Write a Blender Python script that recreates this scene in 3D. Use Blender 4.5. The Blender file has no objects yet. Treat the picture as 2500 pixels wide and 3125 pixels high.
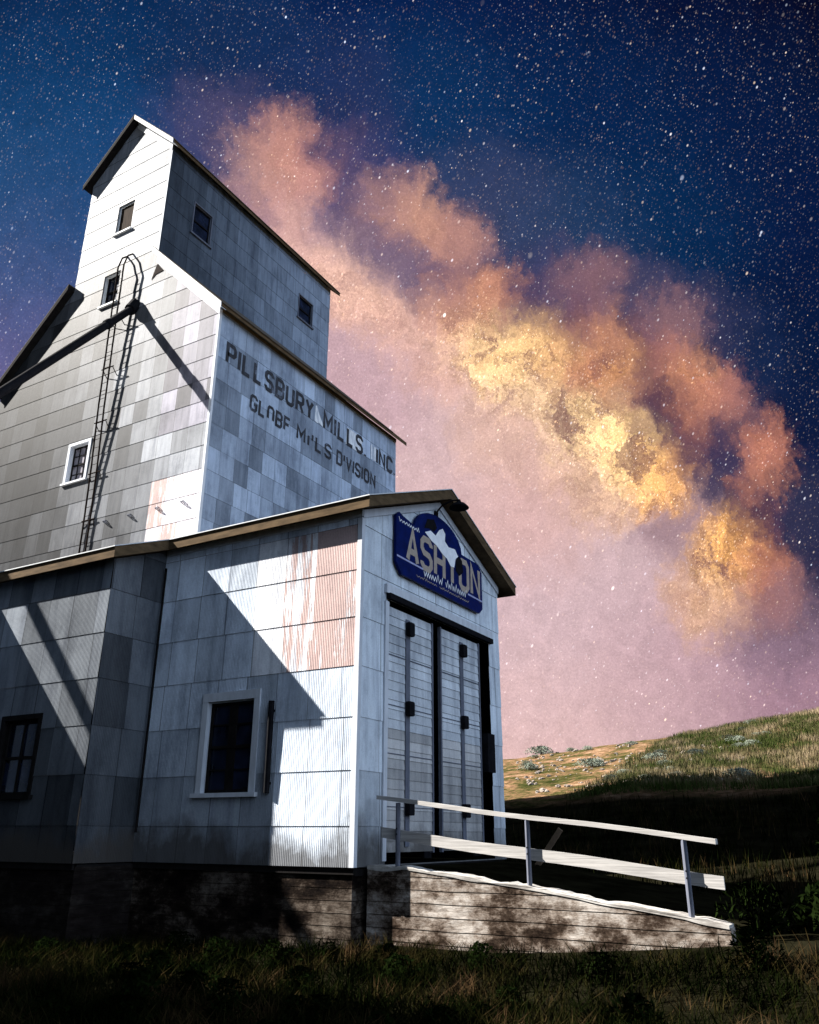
import bpy, bmesh, math, random
from mathutils import Vector, Matrix, noise
random.seed(7)
R = math.radians
sc = bpy.context.scene
COL = sc.collection

# ------------------------------------------------------------------ camera
CAM_LOC = Vector((0, 0, 1.6))
RIGHT = Vector((0.86557909, 0.50075847, 0.00371143))
DOWN = Vector((-0.1791609, 0.31658991, -0.93148921))
FWD = Vector((-0.46762614, 0.80561264, 0.36374994))
cam = bpy.data.cameras.new('camera')
cam.sensor_fit = 'VERTICAL'; cam.sensor_height = 36; cam.lens = 2513.7 / 3125 * 36
cam.clip_end = 4000; cam.clip_start = 0.05
camo = bpy.data.objects.new('camera', cam); COL.objects.link(camo)
m = Matrix.Identity(4)
for i, v in enumerate((RIGHT, -DOWN, -FWD)):
    for j in range(3): m[j][i] = v[j]
m.translation = CAM_LOC
camo.matrix_world = m
sc.camera = camo

# ------------------------------------------------------------------ exposure, sun
EXPO = 1.9
sc.view_settings.view_transform = 'Standard'
sc.view_settings.look = 'None'
sc.view_settings.exposure = EXPO
sc.view_settings.gamma = 1
sun = bpy.data.lights.new('sun', 'SUN'); sun.energy = 5.0; sun.angle = R(0.5); sun.color = (1.0, 0.95, 0.88)
suno = bpy.data.objects.new('sun', sun); COL.objects.link(suno)
LDIR = Vector((2.456, 1.0, -2.03)).normalized()
suno.rotation_euler = LDIR.to_track_quat('-Z', 'Y').to_euler()
suno.location = (-40, -20, 40)

# ------------------------------------------------------------------ world: starry sky with the milky way
def srgb(r, g, b):
    f = lambda c: (c/255/12.92) if c/255 <= .04045 else ((c/255+.055)/1.055)**2.4
    return (f(r), f(g), f(b))
world = bpy.data.worlds.new('World'); sc.world = world
world.use_nodes = True
nt = world.node_tree; nt.nodes.clear()
N = nt.nodes.new; LK = nt.links.new
def vmath(op, a, b=None, c=None):
    n = N('ShaderNodeVectorMath'); n.operation = op
    for i, x in enumerate((a, b, c)):
        if x is None: continue
        if isinstance(x, bpy.types.NodeSocket): LK(x, n.inputs[i])
        else: n.inputs[i].default_value = x
    return n.outputs['Value'] if op in ('DOT_PRODUCT', 'DISTANCE', 'LENGTH') else n.outputs['Vector']
def fmath(op, a, b=None, c=None, clamp=False):
    n = N('ShaderNodeMath'); n.operation = op; n.use_clamp = clamp
    for i, x in enumerate((a, b, c)):
        if x is None: continue
        if isinstance(x, bpy.types.NodeSocket): LK(x, n.inputs[i])
        else: n.inputs[i].default_value = x
    return n.outputs[0]
def scale(v, f):
    n = N('ShaderNodeVectorMath'); n.operation = 'SCALE'; LK(v, n.inputs[0])
    if isinstance(f, bpy.types.NodeSocket): LK(f, n.inputs['Scale'])
    else: n.inputs['Scale'].default_value = f
    return n.outputs[0]
def comb(x, y, z=0.0):
    n = N('ShaderNodeCombineXYZ')
    for i, q in enumerate((x, y, z)):
        if isinstance(q, bpy.types.NodeSocket): LK(q, n.inputs[i])
        else: n.inputs[i].default_value = q
    return n.outputs[0]
def maprange(v, a, b, c, d, kind='SMOOTHERSTEP'):
    n = N('ShaderNodeMapRange'); n.interpolation_type = kind
    LK(v, n.inputs['Value'])
    for k, x in zip(('From Min', 'From Max', 'To Min', 'To Max'), (a, b, c, d)): n.inputs[k].default_value = x
    return n.outputs[0]
tc = N('ShaderNodeTexCoord').outputs['Generated']
# tangent coordinates about the galactic centre's stretch of sky (fixed world axes), in units of ~1 hundredth
dx = vmath('DOT_PRODUCT', tc, tuple(RIGHT)); dy = vmath('DOT_PRODUCT', tc, tuple(DOWN)); dz = vmath('DOT_PRODUCT', tc, tuple(FWD))
dzc = fmath('MAXIMUM', dz, 0.12)
K = 2513.7 / 144.9
su = fmath('ADD', fmath('MULTIPLY', fmath('DIVIDE', dx, dzc), K), 8.625)
sv = fmath('ADD', fmath('MULTIPLY', fmath('DIVIDE', dy, dzc), K), 10.78)
P = comb(su, sv)           # x 0..17.25, y 0..21.56
def noise_node(vec, sc_, det=6, rough=.6, dim='2D', lac=2.0):
    n = N('ShaderNodeTexNoise'); n.noise_dimensions = dim; LK(vec, n.inputs['Vector'])
    n.inputs['Scale'].default_value = sc_; n.inputs['Detail'].default_value = det; n.inputs['Roughness'].default_value = rough
    return n
wn = noise_node(P, 1.0, 8, .68)
warp = vmath('SUBTRACT', wn.outputs['Color'], (.5, .5, .5))
wn2 = noise_node(P, 0.28, 3, .5)
warp2 = vmath('SUBTRACT', wn2.outputs['Color'], (.5, .5, .5))
# less warp outside the band: band distance along y - line
wn3 = noise_node(vmath('MULTIPLY', vmath('ADD', P, scale(warp, .8)), (1.5, .75, 1)), 2.8, 7, .72)
warp3 = vmath('SUBTRACT', wn3.outputs['Color'], (.5, .5, .5))
Pw = vmath('ADD', P, vmath('ADD', vmath('ADD', scale(warp, 1.15), scale(warp3, .8)), scale(warp2, 0.3)))
PTS = [  # x, y, colour, radius
 (0,0,(9,26,62),5),(3,1.5,(8,46,90),4),(8.6,1,(6,28,74),4),(13,1.5,(5,12,48),4),(17,.5,(5,4,24),4.5),
 (1,3,(18,66,114),3),(2.5,4,(26,70,120),2.2),(.5,4.6,(40,80,126),2.6),(1,5.8,(66,84,130),2.4),(.3,7.6,(100,98,146),2.8),(.3,9.5,(108,98,140),3),
 (5,1.8,(20,44,84),2),(6.2,2.0,(18,44,88),1.6),(4.9,2.7,(84,76,110),1.1),(5.9,3.1,(222,158,138),.85),(6.4,3.6,(214,150,136),.8),(5.4,3.5,(190,146,136),.85),(6.0,4.1,(200,152,144),.9),(6.9,3.3,(96,78,108),.9),(4.2,3.3,(60,66,110),1.4),(5.2,4.3,(150,120,140),.9),
 (7.0,2.5,(40,50,92),1.6),(9,3,(14,54,98),2.6),(12,3,(7,42,86),3),(15,3,(6,32,74),3.2),
 (7.6,3.9,(64,64,108),1.2),(8.2,4.4,(196,146,132),.9),(8.9,4.8,(206,152,130),.85),(9.6,5.1,(196,142,128),.8),(7.3,4.6,(66,66,112),1.0),(8.0,5.2,(90,80,116),.8),(10.2,4.4,(58,66,100),1.5),(11.8,5.0,(40,62,98),1.7),(13.8,5.0,(8,46,86),2.2),(16.5,5,(6,22,60),3),
 (6.4,5.0,(226,180,172),1.2),(7.2,5.7,(244,196,176),1.0),(8.2,6.3,(240,190,170),1.0),(8.5,5.6,(76,74,116),.85),(9.1,6.0,(66,64,108),.85),(9.6,6.35,(236,166,130),.8),(9.9,5.9,(74,66,98),.9),(10.4,6.2,(226,156,120),.65),(10.9,6.5,(92,70,96),.8),(11.6,6.0,(64,62,98),1.1),(12.4,6.1,(150,108,112),.9),(12.3,6.8,(92,68,96),.8),(13.4,6.4,(70,66,96),1.0),
 (10.1,7.0,(250,206,156),.9),(10.6,7.5,(300,246,170),.85),(9.3,7.2,(226,180,166),1.2),(7.6,8.0,(198,164,172),1.9),(11.4,7.3,(262,206,140),.8),(11.0,8.0,(246,204,160),.9),(11.9,7.7,(236,176,124),.7),(12.0,7.1,(96,64,84),.75),(12.7,7.2,(236,164,118),.8),(12.9,7.8,(262,190,124),.85),(13.4,7.3,(70,48,78),.75),(13.8,7.9,(44,34,74),.75),(14.4,7.9,(240,164,116),.75),(14.8,8.5,(232,152,114),.8),(14.0,7.45,(190,126,110),.6),(15.2,8.3,(180,120,110),.6),(14.2,6.9,(150,110,114),.7),(14.6,7.1,(60,58,88),1.1),(15.4,7.6,(24,40,76),1.4),(15.3,8.9,(70,62,88),.9),
 (12.0,8.7,(256,216,164),.9),(12.8,9.0,(300,250,180),.9),(13.3,9.5,(310,256,170),.9),(13.9,10.0,(290,214,128),.8),(12.3,8.0,(176,108,96),.6),(13.2,8.4,(120,76,90),.7),(13.9,8.9,(70,50,80),.85),(14.3,9.6,(110,74,88),.7),(12.7,10.0,(236,192,160),1.1),(14.2,8.5,(56,42,74),.7),
 (10.8,8.9,(230,188,170),1.3),(9.2,10.0,(212,180,182),2.0),(11.2,10.6,(216,176,172),1.7),(14.9,9.3,(54,46,80),.8),(15.3,9.9,(58,54,84),.9),(16.1,9.5,(214,138,112),.7),(16.0,10.1,(196,128,104),.6),(16.6,10.7,(48,50,78),1.2),(16.9,9.4,(14,26,60),1.3),(17.2,7.5,(6,24,58),2.2),(17.1,12.0,(26,32,64),1.5),(15.8,10.6,(54,46,76),.8),(16.3,11.3,(52,50,78),.8),
 (15.4,11.3,(290,212,116),.7),(15.2,11.8,(262,200,130),.8),(15.0,12.5,(226,178,146),1.0),(15.9,11.8,(214,136,98),.7),(16.2,12.4,(160,112,110),.8),(14.5,10.9,(160,130,138),1.0),(16.4,13.0,(130,106,124),1.3),(15.9,11.1,(100,62,80),.55),
 (12.9,12.4,(208,178,182),2.2),(11.3,13.6,(212,182,188),2.4),(11.4,15.6,(226,188,184),2.4),(14.2,14.0,(190,154,164),2.2),(17.0,14.5,(156,122,140),2.2),(13.6,15.6,(210,176,178),2.4),(16.5,16.4,(176,138,150),2.4),
 (4,11,(120,104,140),4),(-4,4,(20,40,84),7),(-6,14,(50,52,80),8),(24,8,(30,36,70),7),(26,18,(150,120,135),8),(8,-6,(9,16,46),8),(20,-4,(7,7,30),7),(-8,-6,(10,20,50),9),(10,22,(120,96,100),8),
]
acc = None; wac = None
for (x, y, c, r) in PTS:
    small = r <= 1.6
    d = vmath('DISTANCE', Pw if small else vmath('ADD', P, scale(warp, .9)) if r < 0 else Pw, (x, y, 0))
    w = maprange(d, 0, r*1.75, 1.0/(r**1.2), 0, 'SMOOTHERSTEP')
    w = fmath('POWER', w, 2.0)
    sv_ = scale(comb(*srgb(*c)), w)
    acc = sv_ if acc is None else vmath('ADD', acc, sv_)
    wac = w if wac is None else fmath('ADD', wac, w)
base = scale(vmath('ADD', acc, (.0000009, .0000018, .0000045)), fmath('DIVIDE', 1.0, fmath('ADD', wac, .00006)))
# fine cloudiness
fn = noise_node(vmath('ADD', P, scale(warp, 1.5)), 2.6, 8, .68)
sc3 = N('ShaderNodeSeparateXYZ'); LK(base, sc3.inputs[0])
warm = maprange(fmath('SUBTRACT', sc3.outputs[0], sc3.outputs[2]), .26, .62, 0, 1, 'LINEAR')
amp_ = fmath('ADD', fmath('MULTIPLY', warm, .30), .12)
fine = fmath('ADD', fmath('MULTIPLY', maprange(fn.outputs['Fac'], .3, .7, -1, 1, 'LINEAR'), amp_), 1.06)
base = scale(base, fmath('MAXIMUM', fine, .12))
dn = noise_node(vmath('ADD', P, scale(warp, 1.8)), 1.3, 8, .66)
dust = fmath('MULTIPLY', maprange(dn.outputs['Fac'], .50, .62, 0, .72), warm)
dm = N('ShaderNodeMix'); dm.data_type = 'RGBA'; LK(dust, dm.inputs['Factor']); LK(base, dm.inputs['A']); dm.inputs['B'].default_value = (*srgb(104, 68, 84), 1)
base = dm.outputs['Result']
rn = noise_node(vmath('MULTIPLY', vmath('ADD', P, scale(warp, 1.2)), (1.25, .8, 1)), 1.5, 7, .66)
rid = fmath('ABSOLUTE', fmath('SUBTRACT', rn.outputs['Fac'], .5))
fil = fmath('MULTIPLY', maprange(rid, 0, .05, .5, 0), warm)
fm_ = N('ShaderNodeMix'); fm_.data_type = 'RGBA'; LK(fil, fm_.inputs['Factor']); LK(base, fm_.inputs['A']); fm_.inputs['B'].default_value = (*srgb(120, 74, 78), 1)
base = fm_.outputs['Result']
gn = noise_node(P, 22, 3, .9)
base = scale(base, fmath('ADD', 1.0, fmath('MULTIPLY', maprange(gn.outputs['Fac'], .3, .7, -1, 1, 'LINEAR'), fmath('ADD', .13, fmath('MULTIPLY', warm, .12)))))
# stars: slightly trailed points
def starlayer(cell, rad, thr, bright, ang, seed, stretch=1.6):
    ca, sa = math.cos(ang), math.sin(ang)
    a = vmath('DOT_PRODUCT', P, (ca/stretch, sa/stretch, 0)); b = vmath('DOT_PRODUCT', P, (-sa, ca, 0))
    v = comb(fmath('ADD', a, seed), fmath('ADD', b, seed*1.7))
    n = N('ShaderNodeTexVoronoi'); n.voronoi_dimensions = '2D'; LK(v, n.inputs['Vector']); n.inputs['Scale'].default_value = 1/cell
    n.inputs['Randomness'].default_value = 1
    sepn = N('ShaderNodeSeparateColor'); LK(n.outputs['Color'], sepn.inputs[0])
    size = fmath('ADD', .55, fmath('MULTIPLY', fmath('POWER', sepn.outputs[2], 3.0), 1.0))
    core = maprange(fmath('DIVIDE', n.outputs['Distance'], size), rad/cell*.3, rad/cell, 1, 0)
    sel = maprange(sepn.outputs[0], thr, 1.0, 0.12, 1.0, 'LINEAR')
    on = fmath('GREATER_THAN', sepn.outputs[0], thr)
    br = fmath('MULTIPLY', fmath('MULTIPLY', core, on), fmath('MULTIPLY', fmath('POWER', sel, 3.0), bright))
    mx = N('ShaderNodeMix'); mx.data_type = 'RGBA'; LK(sepn.outputs[1], mx.inputs['Factor'])
    mx.inputs['A'].default_value = (1, .72, .45, 1); mx.inputs['B'].default_value = (.72, .82, 1, 1)
    return scale(mx.outputs['Result'], br)
st = starlayer(.15, .019, .35, .9, R(-62), 3.1, 1.7)
st = vmath('ADD', st, starlayer(.085, .014, .2, .5, R(-62), 5.3, 1.7))
st = vmath('ADD', st, starlayer(.5, .024, .5, 1.3, R(-62), 9.7, 1.8))
st = vmath('ADD', st, starlayer(1.5, .045, .55, 2.4, R(-70), 21.3, 1.6))
front = maprange(dz, .12, .35, 0, 1, 'LINEAR')
front0 = front
dens = noise_node(P, .45, 3, .6)
bl = N('ShaderNodeSeparateXYZ'); LK(base, bl.inputs[0])
st = scale(st, fmath('MULTIPLY', maprange(dens.outputs['Fac'], .3, .65, .35, 1.25, 'LINEAR'), maprange(bl.outputs[0], .1, .6, 1, .95, 'LINEAR')))
dustst = starlayer(.05, .017, .1, .55, R(-62), 41.3, 1.8)
st = vmath('ADD', st, scale(vmath('MULTIPLY', dustst, (1.0, .8, .62)), fmath('ADD', .25, fmath('MULTIPLY', warm, 1.6))))
st = scale(st, front)
up = vmath('DOT_PRODUCT', tc, (0, 0, 1))
# dusky blue sky behind the viewer, plus an added glow to fill right-facing walls
fill_glow = maprange(vmath('DOT_PRODUCT', tc, (.955, .05, .29)), .35, 1.0, 0, 1, 'SMOOTHSTEP')
far = vmath('ADD', scale(comb(.75, .95, 1.25), fmath('MULTIPLY', fill_glow, 1.6)), (.032, .042, .062))
mixf = N('ShaderNodeMix'); mixf.data_type = 'RGBA'; LK(front, mixf.inputs['Factor']); LK(far, mixf.inputs['A']); LK(base, mixf.inputs['B'])
tot = vmath('ADD', mixf.outputs['Result'], st)
bg = N('ShaderNodeBackground'); LK(tot, bg.inputs['Color']); bg.inputs['Strength'].default_value = 1/2**EXPO
wo = N('ShaderNodeOutputWorld'); LK(bg.outputs[0], wo.inputs['Surface'])

# ------------------------------------------------------------------ helpers
def tag(o, label=None, cat=None, group=None, kind=None):
    if label: o['label'] = label
    if cat: o['category'] = cat
    if group: o['group'] = group
    if kind: o['kind'] = kind
    return o
def thing(name, loc, label, cat, group=None):
    o = bpy.data.objects.new(name, None); COL.objects.link(o); o.location = loc; o.empty_display_size = .3
    return tag(o, label, cat, group)
def root_of(p):
    v = Vector((0, 0, 0))
    while p is not None:
        if p.type == 'EMPTY': v = Vector(p.location)
        p = p.parent
    return v
def obj(name, bm, mat, parent=None, smooth=False, local=False):
    me = bpy.data.meshes.new(name); bm.to_mesh(me); bm.free()
    mats = mat if isinstance(mat, (list, tuple)) else [mat]
    for x in mats: me.materials.append(x)
    if smooth:
        for p in me.polygons: p.use_smooth = True
    o = bpy.data.objects.new(name, me); COL.objects.link(o)
    if parent:
        o.parent = parent
        if not local and parent.type == 'EMPTY':
            o.matrix_parent_inverse = Matrix.Translation(-Vector(parent.location))
    return o
class Fr:   # wall frame: u along the wall, z up, n outwards
    def __init__(s, o, u, n): s.o = Vector(o); s.u = Vector(u); s.n = Vector(n)
    def p(s, u, z, n=0): return s.o + s.u*u + s.n*n + Vector((0, 0, z))
def lbox(bm, fr, u0, u1, z0, z1, n0, n1, mi=0):
    v = [bm.verts.new(fr.p(u, z, n)) for n in (n0, n1) for z in (z0, z1) for u in (u0, u1)]
    fs = [(0,1,3,2),(4,6,7,5),(0,4,5,1),(2,3,7,6),(0,2,6,4),(1,5,7,3)]
    for f in fs:
        q = bm.faces.new([v[i] for i in f]); q.material_index = mi
    bm.normal_update()
WF = Fr((0,0,0), (1,0,0), (0,-1,0))
def box(bm, x0, x1, y0, y1, z0, z1, mi=0): lbox(bm, WF, x0, x1, z0, z1, -y1, -y0, mi)
def prism(bm, pts, off, mi=0):
    a = [bm.verts.new(Vector(p)) for p in pts]; b = [bm.verts.new(Vector(p)+Vector(off)) for p in pts]
    n = len(pts)
    fs = [bm.faces.new(a), bm.faces.new(b[::-1])]
    for i in range(n): fs.append(bm.faces.new((a[i], b[i], b[(i+1) % n], a[(i+1) % n])))
    for f in fs: f.material_index = mi
    bmesh.ops.recalc_face_normals(bm, faces=fs)
def tube(bm, pts, r, n=8, mi=0, cap=True):
    pts = [Vector(p) for p in pts]; rings = []
    rr = r if isinstance(r, (list, tuple)) else [r]*len(pts)
    up0 = None
    for i, p in enumerate(pts):
        t = (pts[min(i+1, len(pts)-1)] - pts[max(i-1, 0)]).normalized()
        if up0 is None:
            up0 = Vector((0, 0, 1)) if abs(t.z) < .9 else Vector((1, 0, 0))
        s = t.cross(up0)
        if s.length < 1e-4: s = t.cross(Vector((0, 1, 0)))
        s.normalize(); q = s.cross(t).normalized(); up0 = q
        rings.append([bm.verts.new(p + (s*math.cos(k*2*math.pi/n) + q*math.sin(k*2*math.pi/n))*rr[i]) for k in range(n)])
    fs = []
    for a, b in zip(rings, rings[1:]):
        for k in range(n): fs.append(bm.faces.new((a[k], a[(k+1) % n], b[(k+1) % n], b[k])))
    if cap: fs.append(bm.faces.new(rings[0])); fs.append(bm.faces.new(rings[-1][::-1]))
    for f in fs: f.material_index = mi
    bmesh.ops.recalc_face_normals(bm, faces=fs)
def ring(bm, c, axis, Rr, r, n=14, m_=6):
    c = Vector(c); axis = Vector(axis).normalized(); a = axis.orthogonal().normalized(); b = axis.cross(a)
    rs = []
    for i in range(n):
        t = 2*math.pi*i/n; d = a*math.cos(t)+b*math.sin(t)
        rs.append([bm.verts.new(c + d*(Rr + r*math.cos(2*math.pi*k/m_)) + axis*r*math.sin(2*math.pi*k/m_)) for k in range(m_)])
    for i in range(n):
        A, B = rs[i], rs[(i+1) % n]
        for k in range(m_): bm.faces.new((A[k], A[(k+1) % m_], B[(k+1) % m_], B[k]))

# ------------------------------------------------------------------ materials
def newmat(name):
    mt = bpy.data.materials.new(name); mt.use_nodes = True; t = mt.node_tree
    return mt, t, t.nodes['Principled BSDF']
class NB:
    def __init__(s, t): s.t = t
    def n(s, ty, **kw):
        x = s.t.nodes.new(ty)
        for k, v in kw.items(): setattr(x, k, v)
        return x
    def l(s, a, b): s.t.links.new(a, b)
    def noise(s, sc_, det=4, rough=.55, stretch=(1,1,1), dim='3D'):
        g = s.n('ShaderNodeTexCoord'); mp = s.n('ShaderNodeMapping'); mp.inputs['Scale'].default_value = stretch
        s.l(g.outputs['Object'], mp.inputs['Vector'])
        x = s.n('ShaderNodeTexNoise'); s.l(mp.outputs[0], x.inputs['Vector'])
        x.inputs['Scale'].default_value = sc_; x.inputs['Detail'].default_value = det; x.inputs['Roughness'].default_value = rough
        return x.outputs['Fac']
    def ramp(s, f, stops, interp='LINEAR'):
        x = s.n('ShaderNodeValToRGB'); s.l(f, x.inputs[0]); e = x.color_ramp.elements; x.color_ramp.interpolation = interp
        while len(e) < len(stops): e.new(.5)
        for q, (p, c) in zip(e, stops): q.position = p; q.color = (*c, 1) if len(c) == 3 else c
        return x.outputs['Color']
    def mix(s, f, a, b, mode='MIX'):
        x = s.n('ShaderNodeMix', data_type='RGBA', blend_type=mode)
        for k, v in (('Factor', f), ('A', a), ('B', b)):
            if isinstance(v, bpy.types.NodeSocket): s.l(v, x.inputs[k])
            else: x.inputs[k].default_value = v if k == 'Factor' else (*v, 1)
        return x.outputs['Result']
    def mr(s, v, a, b, c, d):
        x = s.n('ShaderNodeMapRange'); s.l(v, x.inputs[0])
        for i, q in enumerate((a, b, c, d)): x.inputs[i+1].default_value = q
        return x.outputs[0]
    def mul(s, a, b, op='MULTIPLY'):
        x = s.n('ShaderNodeMath', operation=op)
        for i, v in enumerate((a, b)):
            if isinstance(v, bpy.types.NodeSocket): s.l(v, x.inputs[i])
            else: x.inputs[i].default_value = v
        return x.outputs[0]
    def z(s):
        g = s.n('ShaderNodeTexCoord'); p = s.n('ShaderNodeSeparateXYZ'); s.l(g.outputs['Object'], p.inputs[0]); return p.outputs[2]
def galv(name, grime=0.0, rough=.5):
    mt, t, b = newmat(name); q = NB(t)
    at = q.n('ShaderNodeAttribute', attribute_name='tone')
    st_ = q.ramp(q.noise(1.0, 5, .6, (5.5, 5.5, .55)), [(.28, (.62,.63,.66)), (.5, (.95,.95,.95)), (.72, (1.15,1.15,1.14))])
    c = q.mix(1.0, at.outputs['Color'], st_, 'MULTIPLY')
    pk = q.noise(1.0, 6, .75, (9, 9, .5))
    pm = q.n('ShaderNodeMath', operation='GREATER_THAN'); q.l(q.mul(pk, q.mr(at.outputs['Alpha'], 0, 1, -1.0, .25), 'ADD'), pm.inputs[0]); pm.inputs[1].default_value = .5
    c = q.mix(pm.outputs[0], c, (.54, .40, .375))
    mo = q.ramp(q.noise(.9, 7, .75, (1.2, 1.2, .8)), [(.32, (.62,.63,.65)), (.5, (.97,.97,.97)), (.7, (1.12,1.12,1.12))])
    c = q.mix(1.0, c, mo, 'MULTIPLY')
    sp = q.ramp(q.noise(38, 3, .7), [(.3, (.86,.86,.88)), (.7, (1.06,1.06,1.06))])
    c = q.mix(1.0, c, sp, 'MULTIPLY')
    if grime:
        g = q.noise(1.3, 6, .65, (1, 1, .7))
        zz = q.mr(q.z(), 1.1, 1.1+grime, .50, -.12)
        f = q.mr(q.mul(g, zz, 'ADD'), .62, .86, 0, .8)
        c = q.mix(f, c, (.055, .048, .042))
    q.l(c, b.inputs['Base Color'])
    b.inputs['Roughness'].default_value = rough; b.inputs['Metallic'].default_value = 0
    b.inputs['Specular IOR Level'].default_value = .05
    return mt
def simple(name, col, rough=.7, var=.25, sc_=6, stretch=(1,1,1), metal=0, spec=.05):
    mt, t, b = newmat(name); q = NB(t)
    f = q.noise(sc_, 6, .65, stretch)
    lo = tuple(c*(1-var) for c in col); hi = tuple(min(1, c*(1+var)) for c in col)
    q.l(q.ramp(f, [(.3, lo), (.7, hi)]), b.inputs['Base Color'])
    b.inputs['Roughness'].default_value = rough; b.inputs['Metallic'].default_value = metal; b.inputs['Specular IOR Level'].default_value = spec
    return mt
M_shed = galv('galvanized_shed', 1.1)
M_tower = galv('galvanized_tower', 0)
M_brown = simple('weathered_brown_board', (.095, .064, .036), .85, .45, 3, (1, 1, 4))
M_roof = simple('old_roofing', (.10, .085, .07), .9, .4, 4)
M_rakew = simple('pale_metal_rake', (.62, .64, .66), .5, .15, 5)
M_trim = simple('white_painted_wood', (.56, .59, .64), .6, .12, 8, (1, 1, .3))
M_black = simple('black_iron', (.008, .008, .010), .9, .4, 9, spec=.04)
M_rust = simple('rusty_iron', (.016, .010, .008), .9, .5, 12)
M_dark = simple('dark_wood_and_shade', (.010, .009, .009), .95, .4, 6, spec=.05)
M_rail = simple('bleached_board', (.42, .405, .39), .75, .35, 7, (.25, 3, 9))
M_post = simple('grey_post', (.12, .13, .165), .6, .25, 7, (3, 3, .5))
M_navy = simple('navy_sign_paint', (.0015, .009, .085), .45, .35, 5)
M_tan = simple('tan_sign_paint', (.38, .32, .27), .6, .15, 10)
M_lav = simple('pale_blue_sign_paint', (.36, .38, .60), .6, .2, 10)
M_wht = simple('white_sign_paint', (.85, .87, .93), .6, .12, 8)
M_plank = simple('weathered_plank', (.17, .12, .08), .9, .3, 6)
mt, t, b = newmat('dark_window_glass'); q = NB(t)
q.l(q.ramp(q.noise(2.2, 2), [(.35, (.004,.006,.012)), (.7, (.015,.022,.05))]), b.inputs['Base Color'])
b.inputs['Roughness'].default_value = .12; b.inputs['Specular IOR Level'].default_value = .35
M_glass = mt
mt, t, b = newmat('pale_window_glass'); q = NB(t)
q.l(q.ramp(q.noise(3, 2), [(.35, (.20,.19,.23)), (.7, (.42,.40,.45))]), b.inputs['Base Color'])
b.inputs['Roughness'].default_value = .2
M_glassp = mt
# faded black lettering paint
mt, t, b = newmat('faded_black_paint'); q = NB(t)
f = q.noise(3.2, 6, .7, (1.0, 1.0, .5))
q.l(q.ramp(f, [(.42, (.006,.007,.012)), (.60, (.03,.035,.05)), (.68, (.16,.19,.26))]), b.inputs['Base Color']); b.inputs['Roughness'].default_value = .7
M_letter = mt
mt, t, b = newmat('pale_repaint'); q = NB(t)
q.l(q.ramp(q.noise(4, 5, .6, (2, 2, .6)), [(.35, (.45,.50,.58)), (.6, (.8,.84,.88))]), b.inputs['Base Color']); b.inputs['Roughness'].default_value = .6
M_pale = mt
# concrete with board marks and brown stains
def concrete(name, cols, lines=True):
    mt, t, b = newmat(name); q = NB(t)
    f = q.noise(1.15, 9, .78, (.8, .8, 1.3))
    c = q.ramp(f, cols)
    g2 = q.noise(7, 6, .7, (.35, .35, 1.8))
    c = q.mix(.75, c, q.ramp(g2, [(.35, (.45,.42,.40)), (.6, (1.15,1.15,1.15))]), 'MULTIPLY')
    if lines:
        z = q.z(); wob = q.noise(.9, 2)
        zz = q.mul(q.mul(z, q.mul(wob, .03), 'ADD'), 1/.17)
        fr = q.mul(zz, 0, 'FRACT') if False else None
        x = q.n('ShaderNodeMath', operation='FRACT'); q.l(zz, x.inputs[0])
        ln = q.mr(x.outputs[0], .0, .07, 1, 0)
        gate = q.mr(q.noise(1.1, 3), .38, .5, .25, 1)
        c = q.mix(q.mul(ln, gate), c, (.03, .025, .02))
        bp = q.n('ShaderNodeBump'); bp.inputs['Strength'].default_value = .7; bp.inputs['Distance'].default_value = .02
        hh = q.mul(q.mul(ln, -1.0), g2, 'ADD'); q.l(hh, bp.inputs['Height']); q.l(bp.outputs[0], b.inputs['Normal'])
    q.l(c, b.inputs['Base Color']); b.inputs['Roughness'].default_value = 1; b.inputs['Specular IOR Level'].default_value = .02
    return mt
M_conc = concrete('stained_board_concrete', [(.38, (.012,.008,.006)), (.45, (.06,.042,.031)), (.51, (.22,.18,.15)), (.60, (.50,.46,.42))])
M_concshade = concrete('shaded_stained_concrete', [(.30, (.004,.003,.003)), (.5, (.014,.011,.010)), (.62, (.035,.03,.026)), (.75, (.08,.07,.06))])  # near-black copy: the left foundation's shade put into the colour
M_concm = concrete('grey_brown_concrete', [(.40, (.004,.003,.003)), (.48, (.018,.013,.010)), (.55, (.08,.064,.052)), (.66, (.20,.175,.15))])
M_conct = concrete('pale_worn_concrete', [(.3, (.25,.23,.21)), (.6, (.6,.58,.55))], False)
# ground
mt, t, b = newmat('dry_ground'); q = NB(t)
c = q.ramp(q.noise(.45, 9, .78), [(.36, (.02,.03,.008)), (.46, (.07,.065,.025)), (.56, (.22,.13,.08)), (.68, (.40,.29,.2))])
c2 = q.ramp(q.noise(4, 8, .8), [(.35, (.25,.25,.25)), (.65, (1.35,1.3,1.2))])
c = q.mix(1, c, c2, 'MULTIPLY')
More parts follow.
